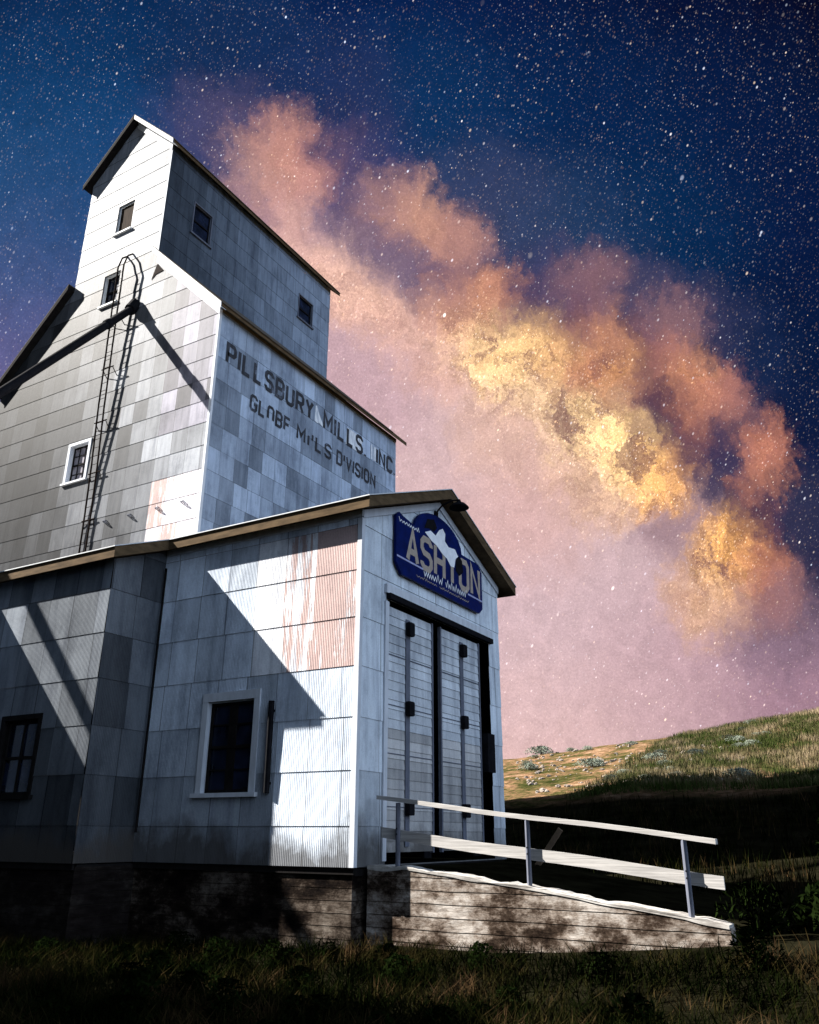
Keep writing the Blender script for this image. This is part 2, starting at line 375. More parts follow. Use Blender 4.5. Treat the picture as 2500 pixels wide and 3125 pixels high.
# near-black soil short of the slope, shade put into its colour; dry slope beyond
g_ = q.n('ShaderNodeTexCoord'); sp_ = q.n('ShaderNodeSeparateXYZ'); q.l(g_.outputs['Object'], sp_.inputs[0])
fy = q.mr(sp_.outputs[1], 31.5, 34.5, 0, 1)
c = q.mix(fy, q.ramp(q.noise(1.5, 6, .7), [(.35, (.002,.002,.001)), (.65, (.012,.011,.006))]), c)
q.l(c, b.inputs['Base Color']); b.inputs['Roughness'].default_value = 1; b.inputs['Specular IOR Level'].default_value = 0
M_ground = mt
def leafmat(name, stops, sc_=.8, trans=.0):
    mt, t, b = newmat(name); q = NB(t)
    q.l(q.ramp(q.noise(sc_, 5, .7), stops), b.inputs['Base Color'])
    b.inputs['Roughness'].default_value = 1; b.inputs['Specular IOR Level'].default_value = 0
    return mt
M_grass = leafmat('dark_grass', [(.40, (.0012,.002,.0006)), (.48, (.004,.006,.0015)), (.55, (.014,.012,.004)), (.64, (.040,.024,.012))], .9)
M_hgrass = leafmat('hill_grass', [(.36, (.025,.04,.008)), (.47, (.045,.056,.018)), (.55, (.115,.095,.05)), (.68, (.27,.21,.14))], .4)
M_sage = leafmat('sage_leaf', [(.3, (.09,.11,.08)), (.7, (.26,.29,.24))], 3)
M_leaf = leafmat('green_leaf', [(.35, (.001,.002,.0006)), (.7, (.010,.017,.004))], 3)

# ------------------------------------------------------------------ corrugated sheet walls
RIB = .035
def corr(name, fr, u0, u1, z0, z1fn, holes, mat, parent, tone, course=.805, sheet=.66, phase=0, amp=.0021, seg=5, zstart=None, seed=1, seamw=.016):
    """courses of lapped corrugated sheets; every sheet has its own tone"""
    rnd = random.Random(seed)
    du = RIB/seg; n = max(2, int(round((u1-u0)/du))); du = (u1-u0)/n
    us = [u0+i*du for i in range(n+1)]
    ztop = max(z1fn(u) for u in us); zb = z0 if zstart is None else zstart
    bm = bmesh.new(); cl = bm.loops.layers.float_color.new('tone')
    z = zb; k = 0
    edges = sorted(set([u0, u1] + [h for q_ in holes for h in q_[:2]]))
    while z < ztop:
        za, zc = max(z, z0), z+course
        off = rnd.uniform(-.04, .04)
        tones = {}
        for i in range(n):
            a, b_ = us[i], us[i+1]; mid = (a+b_)/2
            s = int((mid-u0+phase+off)//sheet)
            if s not in tones: tones[s] = tone(u0-phase+(s+.5)*sheet, z+course/2, rnd)
            ta, tb = z1fn(a), z1fn(b_)
            iv = [(za, min(zc, max(ta, tb)))]
            for (h0, h1, g0, g1) in holes:
                if h0 <= mid <= h1:
                    nv = []
                    for (p0, p1) in iv:
                        if g1 <= p0 or g0 >= p1: nv.append((p0, p1)); continue
                        if g0 > p0: nv.append((p0, g0))
                        if g1 < p1: nv.append((g1, p1))
                    iv = nv
            na = amp*math.cos(2*math.pi*(a-u0)/RIB); nb = amp*math.cos(2*math.pi*(b_-u0)/RIB)
            for (p0, p1) in iv:
                if p1-p0 < .004: continue
                lap = lambda zz: .011*(1-(zz-z)/course) + .001
                pa1, pb1 = min(p1, max(ta, p0)), min(p1, max(tb, p0))
                if pa1-p0 < 1e-4 and pb1-p0 < 1e-4: continue
                vs = [bm.verts.new(fr.p(a, p0, na+lap(p0))), bm.verts.new(fr.p(b_, p0, nb+lap(p0)))]
                if pb1-p0 > 1e-4: vs.append(bm.verts.new(fr.p(b_, pb1, nb+lap(pb1))))
                if pa1-p0 > 1e-4: vs.append(bm.verts.new(fr.p(a, pa1, na+lap(pa1))))
                f = bm.faces.new(vs)
                tcol = tones[s]
                if (mid-u0+phase+off) % sheet < seamw: tcol = tuple(v_*.45 for v_ in tcol[:3]) + tuple(tcol[3:])
                for lp in f.loops: lp[cl] = tuple(tcol) if len(tcol) == 4 else (*tcol, 0)
        # shadow gap strip under the lap of the next course
        z += course; k += 1
    return obj(name, bm, mat, parent)
def wallback(bm, fr, u0, u1, z0, z1, n=-.06, th=.1): lbox(bm, fr, u0, u1, z0, z1, n-th, n)

def gtone(c, k): return tuple(min(1.0, x*k) for x in c)

# ------------------------------------------------------------------ ground / terrain
def lerp(a, b, t): return a+(b-a)*t
def prof(pts, x):
    if x <= pts[0][0]: return pts[0][1]
    for (a, b), (c, d) in zip(pts, pts[1:]):
        if x <= c:
            t = (x-a)/(c-a); return lerp(b, d, t)
    return pts[-1][1]
LEFT = [(19, 0), (24, .9), (33.5, 2.85), (50, 6.45), (56, 7.1), (80, 6.2), (300, 3)]
RIGHTP = [(15, 0), (24, 1.5), (38, 4.3), (55, 8.6), (62, 9.2), (85, 8.8), (300, 4)]
def terr(x, y):
    t = max(-1.2, min(2.0, (x+17)/14.5))
    h = lerp(prof(LEFT, y), prof(RIGHTP, y), t)
    h = max(h, 0) if y < 56 else h
    h += -.12
    if y > 18: h += min(1, (y-18)/12)*(noise.noise(Vector((x*.16, y*.16, 3)))*.35 + noise.noise(Vector((x*.6, y*.6, 1)))*.10)
    h += noise.noise(Vector((x*.5, y*.5, 9)))*.05
    # bank rising against the low end of the ramp
    h += .26*max(0, min(1, (x+9.5)/3))*max(0, 1-abs(y-11.2)/1.7)
    bx = max(0, min(1, (x+5.5)/4.5)); h += .55*bx*bx*(3-2*bx)*max(0, 1-abs(y-12.6)/3.2) if y < 16 else 0
    return h
def axis_pts(lo, hi, dense_lo, dense_hi, d):
    p = []; x = dense_lo
    while x <= dense_hi: p.append(x); x += d
    s = d
    while p[-1] < hi: s *= 1.35; p.append(p[-1]+s)
    s = d
    while p[0] > lo: s *= 1.35; p.insert(0, p[0]-s)
    return p
xs = axis_pts(-900, 900, -45, 30, .75); ys = axis_pts(-300, 1500, 0, 80, .75)
bm = bmesh.new()
g = [[bm.verts.new((x, y, terr(x, y))) for x in xs] for y in ys]
for j in range(len(ys)-1):
    for i in range(len(xs)-1): bm.faces.new((g[j][i], g[j][i+1], g[j+1][i+1], g[j+1][i]))
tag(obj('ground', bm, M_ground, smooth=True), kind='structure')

# ------------------------------------------------------------------ loading shed
SX, SY, SYB, SZ0 = -7.32, 11.0, 16.55, 1.13
JX, JY = -11.92, 9.75
LX, LY = -16.15, 7.9           # next step further left
FX = -25.0
PIT = .40
RY, RZ = 13.78, 8.12           # ridge (top surface)
def roofz(y): return RZ - PIT*abs(y-RY)
TH = .20
def wtop(y): return roofz(y) - TH - .02
shed = thing('loading_shed', ((SX+FX)/2, 13.5, 0), 'long low corrugated metal shed with tall double doors in its gable end', 'shed')
FRs = Fr((0, SY, 0), (1,0,0), (0,-1,0)); FRj = Fr((0, JY, 0), (1,0,0), (0,-1,0)); FRl = Fr((0, LY, 0), (1,0,0), (0,-1,0))
GRs = Fr((SX, 0, 0), (0,1,0), (1,0,0)); GRj = Fr((JX, 0, 0), (0,1,0), (1,0,0)); GRl = Fr((LX, 0, 0), (0,1,0), (1,0,0))
BASE = (.60, .67, .76)
PINK = (.80, .50, .46)
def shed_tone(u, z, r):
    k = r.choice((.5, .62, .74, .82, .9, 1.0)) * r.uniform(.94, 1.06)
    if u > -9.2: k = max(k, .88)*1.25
    elif u < -12: k *= lerp(.08, .42, max(0, min(1, (z-1.5)/3.5)))  # left sheets: vignette and shade put into the tone, deepest low down
    else: k = (k*.6+.42)*lerp(.40, 1.25, max(0, min(1, (z-1.2)/3.0)))  # shade put into the sheet tones, darker towards the base
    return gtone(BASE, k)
shed_tone_r = shed_tone
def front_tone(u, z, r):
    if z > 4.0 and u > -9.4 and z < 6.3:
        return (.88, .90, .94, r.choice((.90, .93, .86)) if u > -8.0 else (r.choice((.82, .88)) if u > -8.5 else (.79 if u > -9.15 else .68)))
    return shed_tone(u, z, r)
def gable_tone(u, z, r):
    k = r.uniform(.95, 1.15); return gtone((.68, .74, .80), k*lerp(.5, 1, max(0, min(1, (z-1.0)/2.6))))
WIN = (-10.45, -9.40, 2.22, 3.74)
ZS = SZ0 - .23
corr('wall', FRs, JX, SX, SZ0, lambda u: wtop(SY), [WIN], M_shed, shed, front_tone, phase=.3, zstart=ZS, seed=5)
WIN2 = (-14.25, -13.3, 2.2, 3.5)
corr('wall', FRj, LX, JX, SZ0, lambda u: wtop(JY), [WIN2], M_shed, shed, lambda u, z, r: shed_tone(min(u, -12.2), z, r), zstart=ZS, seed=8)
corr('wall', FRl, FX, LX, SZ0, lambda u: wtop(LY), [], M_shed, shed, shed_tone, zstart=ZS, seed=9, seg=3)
corr('wall', GRj, JY, SY, SZ0, lambda u: wtop(u), [], M_shed, shed, lambda u, z, r: gtone(BASE, r.uniform(.07, .20)*lerp(.7, 1.5, max(0, min(1, (z-1.5)/4)))), zstart=ZS, seed=11)  # return wall's shade put into its very dark sheet tones
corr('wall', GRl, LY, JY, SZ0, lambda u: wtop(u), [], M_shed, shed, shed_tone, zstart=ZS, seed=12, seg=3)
DOOR = (11.87, 16.0, 1.15, 5.40)
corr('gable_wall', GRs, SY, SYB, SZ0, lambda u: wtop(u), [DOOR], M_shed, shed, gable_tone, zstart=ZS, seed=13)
bm = bmesh.new()
box(bm, FX, SX-.03, SYB-.04, SYB+.04, SZ0, wtop(SYB)-.02); box(bm, FX-.05, FX+.02, LY, SYB-.05, SZ0, wtop(LY)-.05)
prism(bm, [(FX-.02, LY, wtop(LY)), (FX-.02, SYB, wtop(SYB)), (FX-.02, RY, wtop(RY))], (.03, 0, 0))
box(bm, JX, SX-.03, SY+.1, SYB-.1, SZ0-.12, SZ0-.02); box(bm, LX, JX-.001, JY+.1, SYB-.1, SZ0-.12, SZ0-.02); box(bm, FX, LX-.001, LY+.1, SYB-.1, SZ0-.12, SZ0-.02)
obj('rear_wall_and_floor', bm, M_dark, shed)
# foundation
bm = bmesh.new()
box(bm, JX+.01, SX-.06, SY+.07, SYB-.02, -.6, SZ0-.05)
obj('foundation', bm, M_concm, shed)
bm = bmesh.new(); box(bm, LX, JX, JY+.07, SYB-.03, -.6, SZ0-.052); box(bm, FX, LX-.01, LY+.07, SYB-.04, -.6, SZ0-.054)
obj('foundation', bm, M_concshade, shed)
bm = bmesh.new()   # dark sill strip under the metal
box(bm, JX+.02, SX-.015, SY+.03, SY+.066, SZ0-.10, SZ0+.03); box(bm, LX+.02, JX-.015, JY+.03, JY+.066, SZ0-.10, SZ0+.03)
obj('sill_beam', bm, M_dark, shed)
# roof
ex0 = SX+.30
bm = bmesh.new()
def slope_slab(bm, x0, x1, ya, yb, th=TH, mi=0):
    za, zb_ = roofz(ya), roofz(yb)
    prism(bm, [(x0, ya, za), (x0, yb, zb_), (x0, yb, zb_-th), (x0, ya, za-th)], (x1-x0, 0, 0), mi)
slope_slab(bm, JX+.28, ex0, 10.75, RY); slope_slab(bm, LX+.28, JX+.279, 9.50, RY); slope_slab(bm, FX-.3, LX+.279, 7.55, RY)
slope_slab(bm, -16.8, ex0, RY+.001, 16.93); slope_slab(bm, FX-.3, -16.801, RY+.001, 16.70)
roof = obj('roof', bm, M_brown, shed)
bm = bmesh.new()   # roofing skin slightly proud of the boards
def skin(bm, x0, x1, ya, yb, o=.012, th=.018):
    za, zb_ = roofz(ya)+o, roofz(yb)+o
    prism(bm, [(x0, ya, za), (x0, yb, zb_), (x0, yb, zb_-th+o*0), (x0, ya, za-th)], (x1-x0, 0, 0))
skin(bm, JX+.30, ex0+.02, 10.72, RY, .02); skin(bm, LX+.30, JX+.299, 9.47, RY, .02); skin(bm, FX-.3, LX+.299, 7.5, RY, .02)
skin(bm, -16.8, ex0+.02, RY+.001, 16.95, .02)
obj('roofing', bm, M_rakew, roof)
# frieze trim boards below the eaves and rakes
bm = bmesh.new()
lbox(bm, FRs, JX+.03, SX+.03, wtop(SY)-.13, wtop(SY)-.004, .012, .035)
for (ya, yb) in ((SY, RY), (RY, SYB)):
    za, zb_ = wtop(ya), wtop(yb)
    prism(bm, [(SX+.014, ya, za-.005), (SX+.014, yb, zb_-.005), (SX+.014, yb, zb_-.15), (SX+.014, ya, za-.15)], (.024, 0, 0))
obj('frieze_board', bm, M_trim, shed)
bm = bmesh.new()   # corner flashings
lbox(bm, FRs, SX-.07, SX+.018, SZ0, wtop(SY)-.14, .011, .02); lbox(bm, GRs, SY-.018, SY+.07, SZ0, wtop(SY)-.14, .011, .019)
obj('corner_flashing', bm, M_trim, shed)
bm = bmesh.new()
tube(bm, [(JX+.10, SY-.08, 1.6), (JX+.10, SY-.08, 6.4)], .022, 8)
obj('corner_line', bm, M_dark, shed)  # thin dark rod drawn as the dark line of the inner corner

def window(parent, fr, w, trim=.12, mw=.012, muntins=(1, 2), glass=M_glass, frame=M_trim, sill=.14, double=True, gdepth=-.09, head=None, sashmat=None):
    u0, u1, z0, z1 = w; hd = head or trim
    bm = bmesh.new()
    if trim > 0:
        lbox(bm, fr, u0-trim, u0, z0, z1, -.04, .035); lbox(bm, fr, u1, u1+trim, z0, z1, -.04, .035)
        lbox(bm, fr, u0-trim, u1+trim, z1, z1+hd, -.04, .038)
    # jambs
    lbox(bm, fr, u0-.03, u0+.02, z0, z1, gdepth-.04, -.041); lbox(bm, fr, u1-.02, u1+.03, z0, z1, gdepth-.04, -.041)
    lbox(bm, fr, u0+.02, u1-.02, z1-.02, z1+.03, gdepth-.04, -.041)
    f = obj('window', bm, frame, parent)
    bm = bmesh.new(); lbox(bm, fr, u0-trim-.06, u1+trim+.06, z0-.07, z0, -.08, .085)
    obj('sill', bm, frame, f)
    bm = bmesh.new(); s = .045; gu0, gu1 = u0+.02, u1-.02; gz0, gz1 = z0+.0, z1-.02
    lbox(bm, fr, gu0, gu0+s, gz0, gz1, gdepth, gdepth+.04); lbox(bm, fr, gu1-s, gu1, gz0, gz1, gdepth, gdepth+.04)
    lbox(bm, fr, gu0+s, gu1-s, gz0, gz0+s*1.3, gdepth, gdepth+.038); lbox(bm, fr, gu0+s, gu1-s, gz1-s, gz1, gdepth, gdepth+.038)
    zm = (gz0+gz1)/2
    if double: lbox(bm, fr, gu0+s, gu1-s, zm-.025, zm+.025, gdepth, gdepth+.039)
    nu, nz = muntins
    for i in range(1, nu+1):
        u = lerp(gu0, gu1, i/(nu+1)); lbox(bm, fr, u-mw, u+mw, gz0+s*1.3, gz1-s, gdepth+.002, gdepth+.028)
    for half in (0, 1):
        a, b_ = (gz0, zm) if half == 0 else (zm, gz1)
        for i in range(1, nz):
            z = lerp(a, b_, i/nz); lbox(bm, fr, gu0+s, gu1-s, z-.012, z+.012, gdepth+.004, gdepth+.026)
    obj('sash', bm, sashmat or frame, f)
    bm = bmesh.new(); lbox(bm, fr, u0, u1, z0, z1, gdepth-.02, gdepth-.004)
    obj('glass', bm, glass, f)
    return f
window(shed, FRs, WIN, .12, .085, (1, 2), sashmat=M_dark, head=.15)
window(shed, FRj, WIN2, .09, .02, (1, 1), frame=M_dark, sashmat=M_dark)

# doors
def door(u0, u1, strap_u):
    bm = bmesh.new(); cl = bm.loops.layers.float_color.new('tone'); r = random.Random(int(u0*10))
    z = 1.32; n0 = -.05
    while z < 5.32:
        zt = min(z+.16, 5.34)
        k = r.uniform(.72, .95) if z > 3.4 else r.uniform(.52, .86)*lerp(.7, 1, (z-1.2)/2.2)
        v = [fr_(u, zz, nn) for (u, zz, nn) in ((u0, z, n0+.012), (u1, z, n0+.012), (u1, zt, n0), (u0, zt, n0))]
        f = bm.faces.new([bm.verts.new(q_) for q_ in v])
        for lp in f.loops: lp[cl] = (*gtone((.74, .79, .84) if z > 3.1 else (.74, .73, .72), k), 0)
        z = zt
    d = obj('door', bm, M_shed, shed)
    bm = bmesh.new()
    lbox(bm, GRs, u0, u0+.05, 1.3, 5.34, n0-.04, n0+.022); lbox(bm, GRs, u1-.05, u1, 1.3, 5.34, n0-.04, n0+.022)
    for zz in (2.0, 2.83, 3.62, 4.47): lbox(bm, GRs, u0+.05, u1-.05, zz, zz+.014, n0, n0+.019)
    obj('batten', bm, M_post, d)
    bm = bmesh.new(); lbox(bm, GRs, strap_u-.07, strap_u+.07, 1.4, 5.2, n0+.0135, n0+.03)
    obj('strap', bm, M_post, d)
    for zz in (1.95+.05, 3.62, 5.02):
        bm = bmesh.new(); lbox(bm, GRs, strap_u-.085, strap_u+.085, zz-.12, zz+.12, n0+.03, n0+.12)
        bmesh.ops.bevel(bm, geom=bm.edges[:], offset=.02, segments=1)
        obj('bracket', bm, M_black, d)
fr_ = GRs.p
door(11.90, 13.57, 12.62); door(13.86, 15.60, 14.75)
bm = bmesh.new()
lbox(bm, GRs, 11.80, 16.05, 5.40, 5.50, .02, .10)
obj('door_track', bm, M_black, shed)
bm = bmesh.new(); lbox(bm, GRs, 11.75, 16.1, 5.502, 5.66, .012, .06); lbox(bm, GRs, 11.75, 11.86, 1.2, 5.355, .012, .04)
obj('door_casing', bm, M_trim, shed)
bm = bmesh.new(); lbox(bm, GRs, 15.62, 15.96, 2.75, 3.5, -.04, .10)
obj('control_box', bm, M_black, shed)
bm = bmesh.new(); lbox(bm, GRs, 13.58, 13.85, 1.2, 5.35, -.30, -.24); lbox(bm, GRs, 15.62, 15.99, 1.2, 5.35, -.34, -.28)
obj('door_post', bm, M_black, shed)

# iron bar on the wall beside the window
bar = thing('iron_bar', (-9.0, SY-.04, 2.2), 'black upright iron bar fixed to the corrugated wall beside the white framed window', 'bar')
bm = bmesh.new(); tube(bm, [(-9.0, SY-.05, 2.2), (-9.0, SY-.06, 3.66)], .05, 8); obj('rod', bm, M_black, bar)
for z in (2.35, 3.5):
    bm = bmesh.new(); box(bm, -9.05, -8.95, SY-.035, SY-.008, z-.02, z+.02); obj('clip', bm, M_black, bar)

# ------------------------------------------------------------------ gable sign and lamp
sg = thing('shop_sign', (SX, 13.7, 5.95), 'navy blue board with an arched top and tan lettering above the double doors', 'sign')
SG = Fr((SX+.05, 0, 0), (0,1,0), (1,0,0))
y0s, y1s = 11.97, 15.55
prof_s = [(y0s, 6.13), (y0s+.2, 5.93), (y1s-.15, 5.93), (y1s, 6.05), (y1s, 6.85), (y1s-.16, 7.0)]
arc = []
for i in range(0, 13):
    a = math.pi*i/12; arc.append((13.62+.98*math.cos(a), 7.0+.50*math.sin(a)))
pts = prof_s + arc + [(y0s+.25, 7.06), (y0s+.1, 7.1), (y0s, 7.02)]
pts = [(y, z) for (y, z) in pts]
bm = bmesh.new(); prism(bm, [SG.p(y, z, 0) for (y, z) in pts], (.05, 0, 0))
obj('board', bm, M_navy, sg)
FA = .053
def poly(bm, fr, pts, n):
    f = bm.faces.new([bm.verts.new(fr.p(u, z, n)) for (u, z) in pts])
    f.normal_update()
    if f.normal.dot(fr.n) < 0: f.normal_flip()
def stroke(bm, fr, pl, w, n, ext=True):
    """constant-width stroke along a polyline with mitred joints"""
    P_ = [Vector(p) for p in pl]; L_, R_ = [], []
    closed = (P_[0]-P_[-1]).length < 1e-6
    if closed: P_ = P_[:-1]
    m_ = len(P_)
    for i, p in enumerate(P_):
        if closed or 0 < i < m_-1:
            a = (p-P_[i-1]).normalized(); b_ = (P_[(i+1) % m_]-p).normalized()
            tn = (a+b_)
            if tn.length < .2: tn = a
            tn.normalize(); nn = Vector((-tn.y, tn.x)); cs = max(.5, nn.dot(Vector((-a.y, a.x))))
            off = nn*(w/2/cs)
        else:
            a = (P_[1]-P_[0]).normalized() if i == 0 else (P_[-1]-P_[-2]).normalized()
            off = Vector((-a.y, a.x))*w/2
        L_.append(p+off); R_.append(p-off)
    rng = range(m_) if closed else range(m_-1)
    for i in rng:
        j = (i+1) % m_
        poly(bm, fr, [L_[i], L_[j], R_[j], R_[i]], n)
W_, C_ = .62, .14
GLY = {
 'P': [[(0,0),(0,1),(W_-C_,1),(W_,1-C_),(W_,.6),(W_-C_,.46),(.0,.46)]],
 'I': [[(0,0),(0,1)]],
 'L': [[(0,1),(0,0),(W_-.08,0)]],
 'S': [[(W_,.8),(W_,1-C_),(W_-C_,1),(C_,1),(0,1-C_),(0,.66),(C_,.52),(W_-C_,.48),(W_,.34),(W_,C_),(W_-C_,0),(C_,0),(0,C_),(0,.2)]],
 'B': [[(0,0),(0,1),(W_-C_,1),(W_,1-C_),(W_,.62),(W_-C_,.5),(W_,.38),(W_,C_),(W_-C_,0),(0,0)],[(.1,.5),(W_-C_-.02,.5)]],
 'U': [[(0,1),(0,C_),(C_,0),(W_-C_,0),(W_,C_),(W_,1)]],
 'R': [[(0,0),(0,1),(W_-C_,1),(W_,1-C_),(W_,.6),(W_-C_,.48),(.06,.48)],[(W_-.3,.45),(W_,0)]],
 'Y': [[(0,1),(W_/2,.5),(W_,1)],[(W_/2,.44),(W_/2,0)]],
 'M': [[(0,0),(0,1),(.38,.35),(.76,1),(.76,0)]],
 'N': [[(0,0),(0,1),(W_,0),(W_,1)]],
 'C': [[(W_,.78),(W_,1-C_),(W_-C_,1),(C_,1),(0,1-C_),(0,C_),(C_,0),(W_-C_,0),(W_,C_),(W_,.22)]],
 'G': [[(W_,.78),(W_,1-C_),(W_-C_,1),(C_,1),(0,1-C_),(0,C_),(C_,0),(W_-C_,0),(W_,C_),(W_,.45),(.34,.45)]],
 'O': [[(C_,0),(0,C_),(0,1-C_),(C_,1),(W_-C_,1),(W_,1-C_),(W_,C_),(W_-C_,0),(C_,0)]],
 'o': [[(0,.12),(0,1-C_),(C_,1),(W_-C_,1),(W_,1-C_),(W_,.12)]],          # faded foot
 'E': [[(W_,1),(0,1),(0,0),(W_,0)],[(.08,.52),(W_-.1,.52)]],
 'e': [[(W_,1),(0,1),(0,.05)],[(.08,.52),(W_-.1,.52)]],
 'D': [[(0,0),(0,1),(W_-C_,1),(W_,1-C_),(W_,C_),(W_-C_,0),(0,0)]],
 'V': [[(0,1),(W_/2,0),(W_,1)]],
 'A': [[(0,0),(W_/2,1),(W_,0)],[(.14,.3),(W_-.14,.3)]],
 'T': [[(0,1),(W_,1)],[(W_/2,.94),(W_/2,0)]],
 'H': [[(0,0),(0,1)],[(W_,0),(W_,1)],[(.05,.5),(W_-.05,.5)]],
 'i': [[(0,.55),(0,1)]], 'j': [[(0,.0),(0,.75)]],
 '.': [[(0,0),(0,.09)]],
}
def gw(ch): return .76 if ch == 'M' else (0 if ch in 'Iij.' else W_)
def text(par, mat, nm, fr, s, u0, u1, z0, z1, sw, n, gap=.36, slant=0):
    tot = 0
    for ch in s: tot += (.5 if ch == ' ' else gw(ch)+gap)
    tot -= gap; k = (u1-u0)/tot; H = z1-z0; u = u0; step = 0
    for ch in s:
        if ch == ' ': u += .5*k; continue
        bm = bmesh.new()
        for pl in GLY[ch]:
            step += 1
            stroke(bm, fr, [(u+x*k+slant*z*H, z0+z*H) for (x, z) in pl], sw, n+.0002*(step % 5))
        obj(nm, bm, mat, par)
        u += (gw(ch)+gap)*k
bm = bmesh.new()
text(sg, M_tan, 'raised_letter', SG, 'ASHTON', 12.38, 15.40, 6.28, 6.86, .125, FA, gap=.30)
bm = bmesh.new()
stroke(bm, SG, [(y0s+.02, 6.24), (12.95, 6.235)], .035, FA+.002); stroke(bm, SG, [(14.85, 6.215), (y1s-.02, 6.21)], .035, FA+.002)
obj('ruled_line', bm, M_lav, sg)
bm = bmesh.new()   # small script lines, too blurred in the photo to read: handwriting-like strokes
rs_ = random.Random(4)
def script(bm, u0, u1, z, h, w):
    pl = []; u = u0; k = 0
    while u < u1:
        pl.append((u, z+h*(0 if k % 2 else rs_.choice((.55, .6, 1.0))))); u += rs_.uniform(.035, .06); k += 1
    stroke(bm, SG, pl, w, FA+.003)
bm.free()
for a_ in ((12.98, 13.75, 6.12, .15, .02), (13.86, 14.80, 6.12, .15, .02), (12.05, 12.85, 6.92, .08, .016)):
    bm = bmesh.new(); script(bm, *a_); obj('script_word', bm, M_wht, sg)
for a_ in ((12.7, 13.5, 6.03, .05, .012), (13.6, 14.9, 6.03, .05, .012)):
    bm = bmesh.new(); script(bm, *a_); obj('small_word', bm, M_tan, sg)
bm = bmesh.new()   # white picture in the arch: pale irregular shape over a dark ground
poly(bm, SG, [(13.02, 7.00), (13.25, 7.10), (13.45, 7.06), (13.6, 7.22), (13.75, 7.3), (13.86, 7.22), (13.84, 7.06), (14.0, 6.98), (14.28, 7.02), (14.42, 6.9), (14.3, 6.82), (14.24, 6.62), (14.08, 6.60), (13.92, 6.72), (13.72, 6.76), (13.5, 6.86), (13.28, 6.90)], FA+.006)
obj('emblem', bm, M_wht, sg)
bm = bmesh.new()
poly(bm, SG, [(13.0, 7.08), (13.12, 7.3), (13.4, 7.38), (13.52, 7.24), (13.4, 7.13), (13.2, 7.13)], FA+.004)
poly(bm, SG, [(14.32, 6.8), (14.46, 6.92), (14.6, 6.86), (14.64, 6.62), (14.46, 6.5), (14.3, 6.58)], FA+.0045)
obj('emblem_dark', bm, M_black, sg)  # black areas of the painted picture

lamp = thing('gooseneck_lamp', (SX, 13.6, 7.75), 'dark barn lamp on a thin arm under the gable peak, over the blue sign', 'lamp')
bm = bmesh.new(); tube(bm, [(SX, 13.62, 7.58), (SX+.15, 13.66, 7.76), (SX+.35, 13.7, 7.84), (SX+.50, 13.72, 7.83)], .018, 8)
obj('arm', bm, M_black, lamp)
bm = bmesh.new()
LC = Vector((SX+.50, 13.72, 7.68)); nseg = 20
prof_l = [(.03, .16), (.05, .10), (.12, .07), (.19, .0), (.20, -.02), (.18, -.015), (.02, .05)]
rings = []
for (r_, z) in prof_l: rings.append([bm.verts.new(LC+Vector((r_*math.cos(2*math.pi*k/nseg), r_*math.sin(2*math.pi*k/nseg), z))) for k in range(nseg)])
for a, b_ in zip(rings, rings[1:]):
    for k in range(nseg): bm.faces.new((a[k], a[(k+1) % nseg], b_[(k+1) % nseg], b_[k]))
bm.faces.new(rings[0]); bm.faces.new(rings[-1])
obj('lamp_shade', bm, M_black, lamp, smooth=True)
bm = bmesh.new(); lbox(bm, GRs, 13.56, 13.68, 7.52, 7.64, .02, .05); obj('wall_plate', bm, M_black, lamp)

# ------------------------------------------------------------------ grain elevator
TY, TYB = 16.75, 28.05
MX0, MX1 = -28.45, -17.0; RXX = -22.72
HX0, HX1, HYB = -24.98, -20.44, 27.35
elev = thing('grain_elevator', ((MX0+MX1)/2, 22, 0), 'towering wooden grain elevator clad in patched metal sheets, with painted lettering on its side', 'grain elevator')
FT = Fr((0, TY, 0), (1,0,0), (0,-1,0)); FM = Fr((MX1, 0, 0), (0,1,0), (1,0,0)); FH = Fr((HX1, 0, 0), (0,1,0), (1,0,0))
MEZ = 17.88      # main wall height at the sides
HEZ = 26.62
def ftop(u):
    if HX0 <= u <= HX1: return min(HEZ + (min(u-HX0, HX1-u)), 40)
    return MEZ + (min(u-MX0, MX1-u))
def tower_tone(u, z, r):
    # patchwork with a vignette put into the tones: dark and pale sheets, paler and more even towards the top and the right corner
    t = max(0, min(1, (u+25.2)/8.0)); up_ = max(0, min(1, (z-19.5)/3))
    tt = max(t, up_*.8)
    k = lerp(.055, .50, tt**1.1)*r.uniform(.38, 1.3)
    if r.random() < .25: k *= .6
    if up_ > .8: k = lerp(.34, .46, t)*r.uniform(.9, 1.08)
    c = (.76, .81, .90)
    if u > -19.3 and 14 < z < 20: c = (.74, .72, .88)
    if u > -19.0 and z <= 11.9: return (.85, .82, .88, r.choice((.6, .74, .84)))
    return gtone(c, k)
WA = (-23.08, -22.2, 23.32, 24.72); WB = (-23.25, -22.38, 20.02, 21.44); WC = (-23.55, -22.6, 12.86, 14.28)
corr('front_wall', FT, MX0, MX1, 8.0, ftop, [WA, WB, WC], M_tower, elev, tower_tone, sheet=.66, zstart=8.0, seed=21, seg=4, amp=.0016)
def s_tone(u, z, r):
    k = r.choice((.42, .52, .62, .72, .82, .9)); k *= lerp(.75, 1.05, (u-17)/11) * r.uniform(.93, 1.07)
    return gtone((.58, .70, .88), k)
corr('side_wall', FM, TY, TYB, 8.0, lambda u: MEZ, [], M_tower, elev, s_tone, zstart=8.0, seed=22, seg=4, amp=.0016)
H1 = (18.18, 19.14, 23.42, 24.86); H2 = (24.97, 25.98, 23.6, 24.82)
def h_tone(u, z, r):
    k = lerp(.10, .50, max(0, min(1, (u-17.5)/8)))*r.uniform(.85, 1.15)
    return gtone((.52, .64, .82), k)
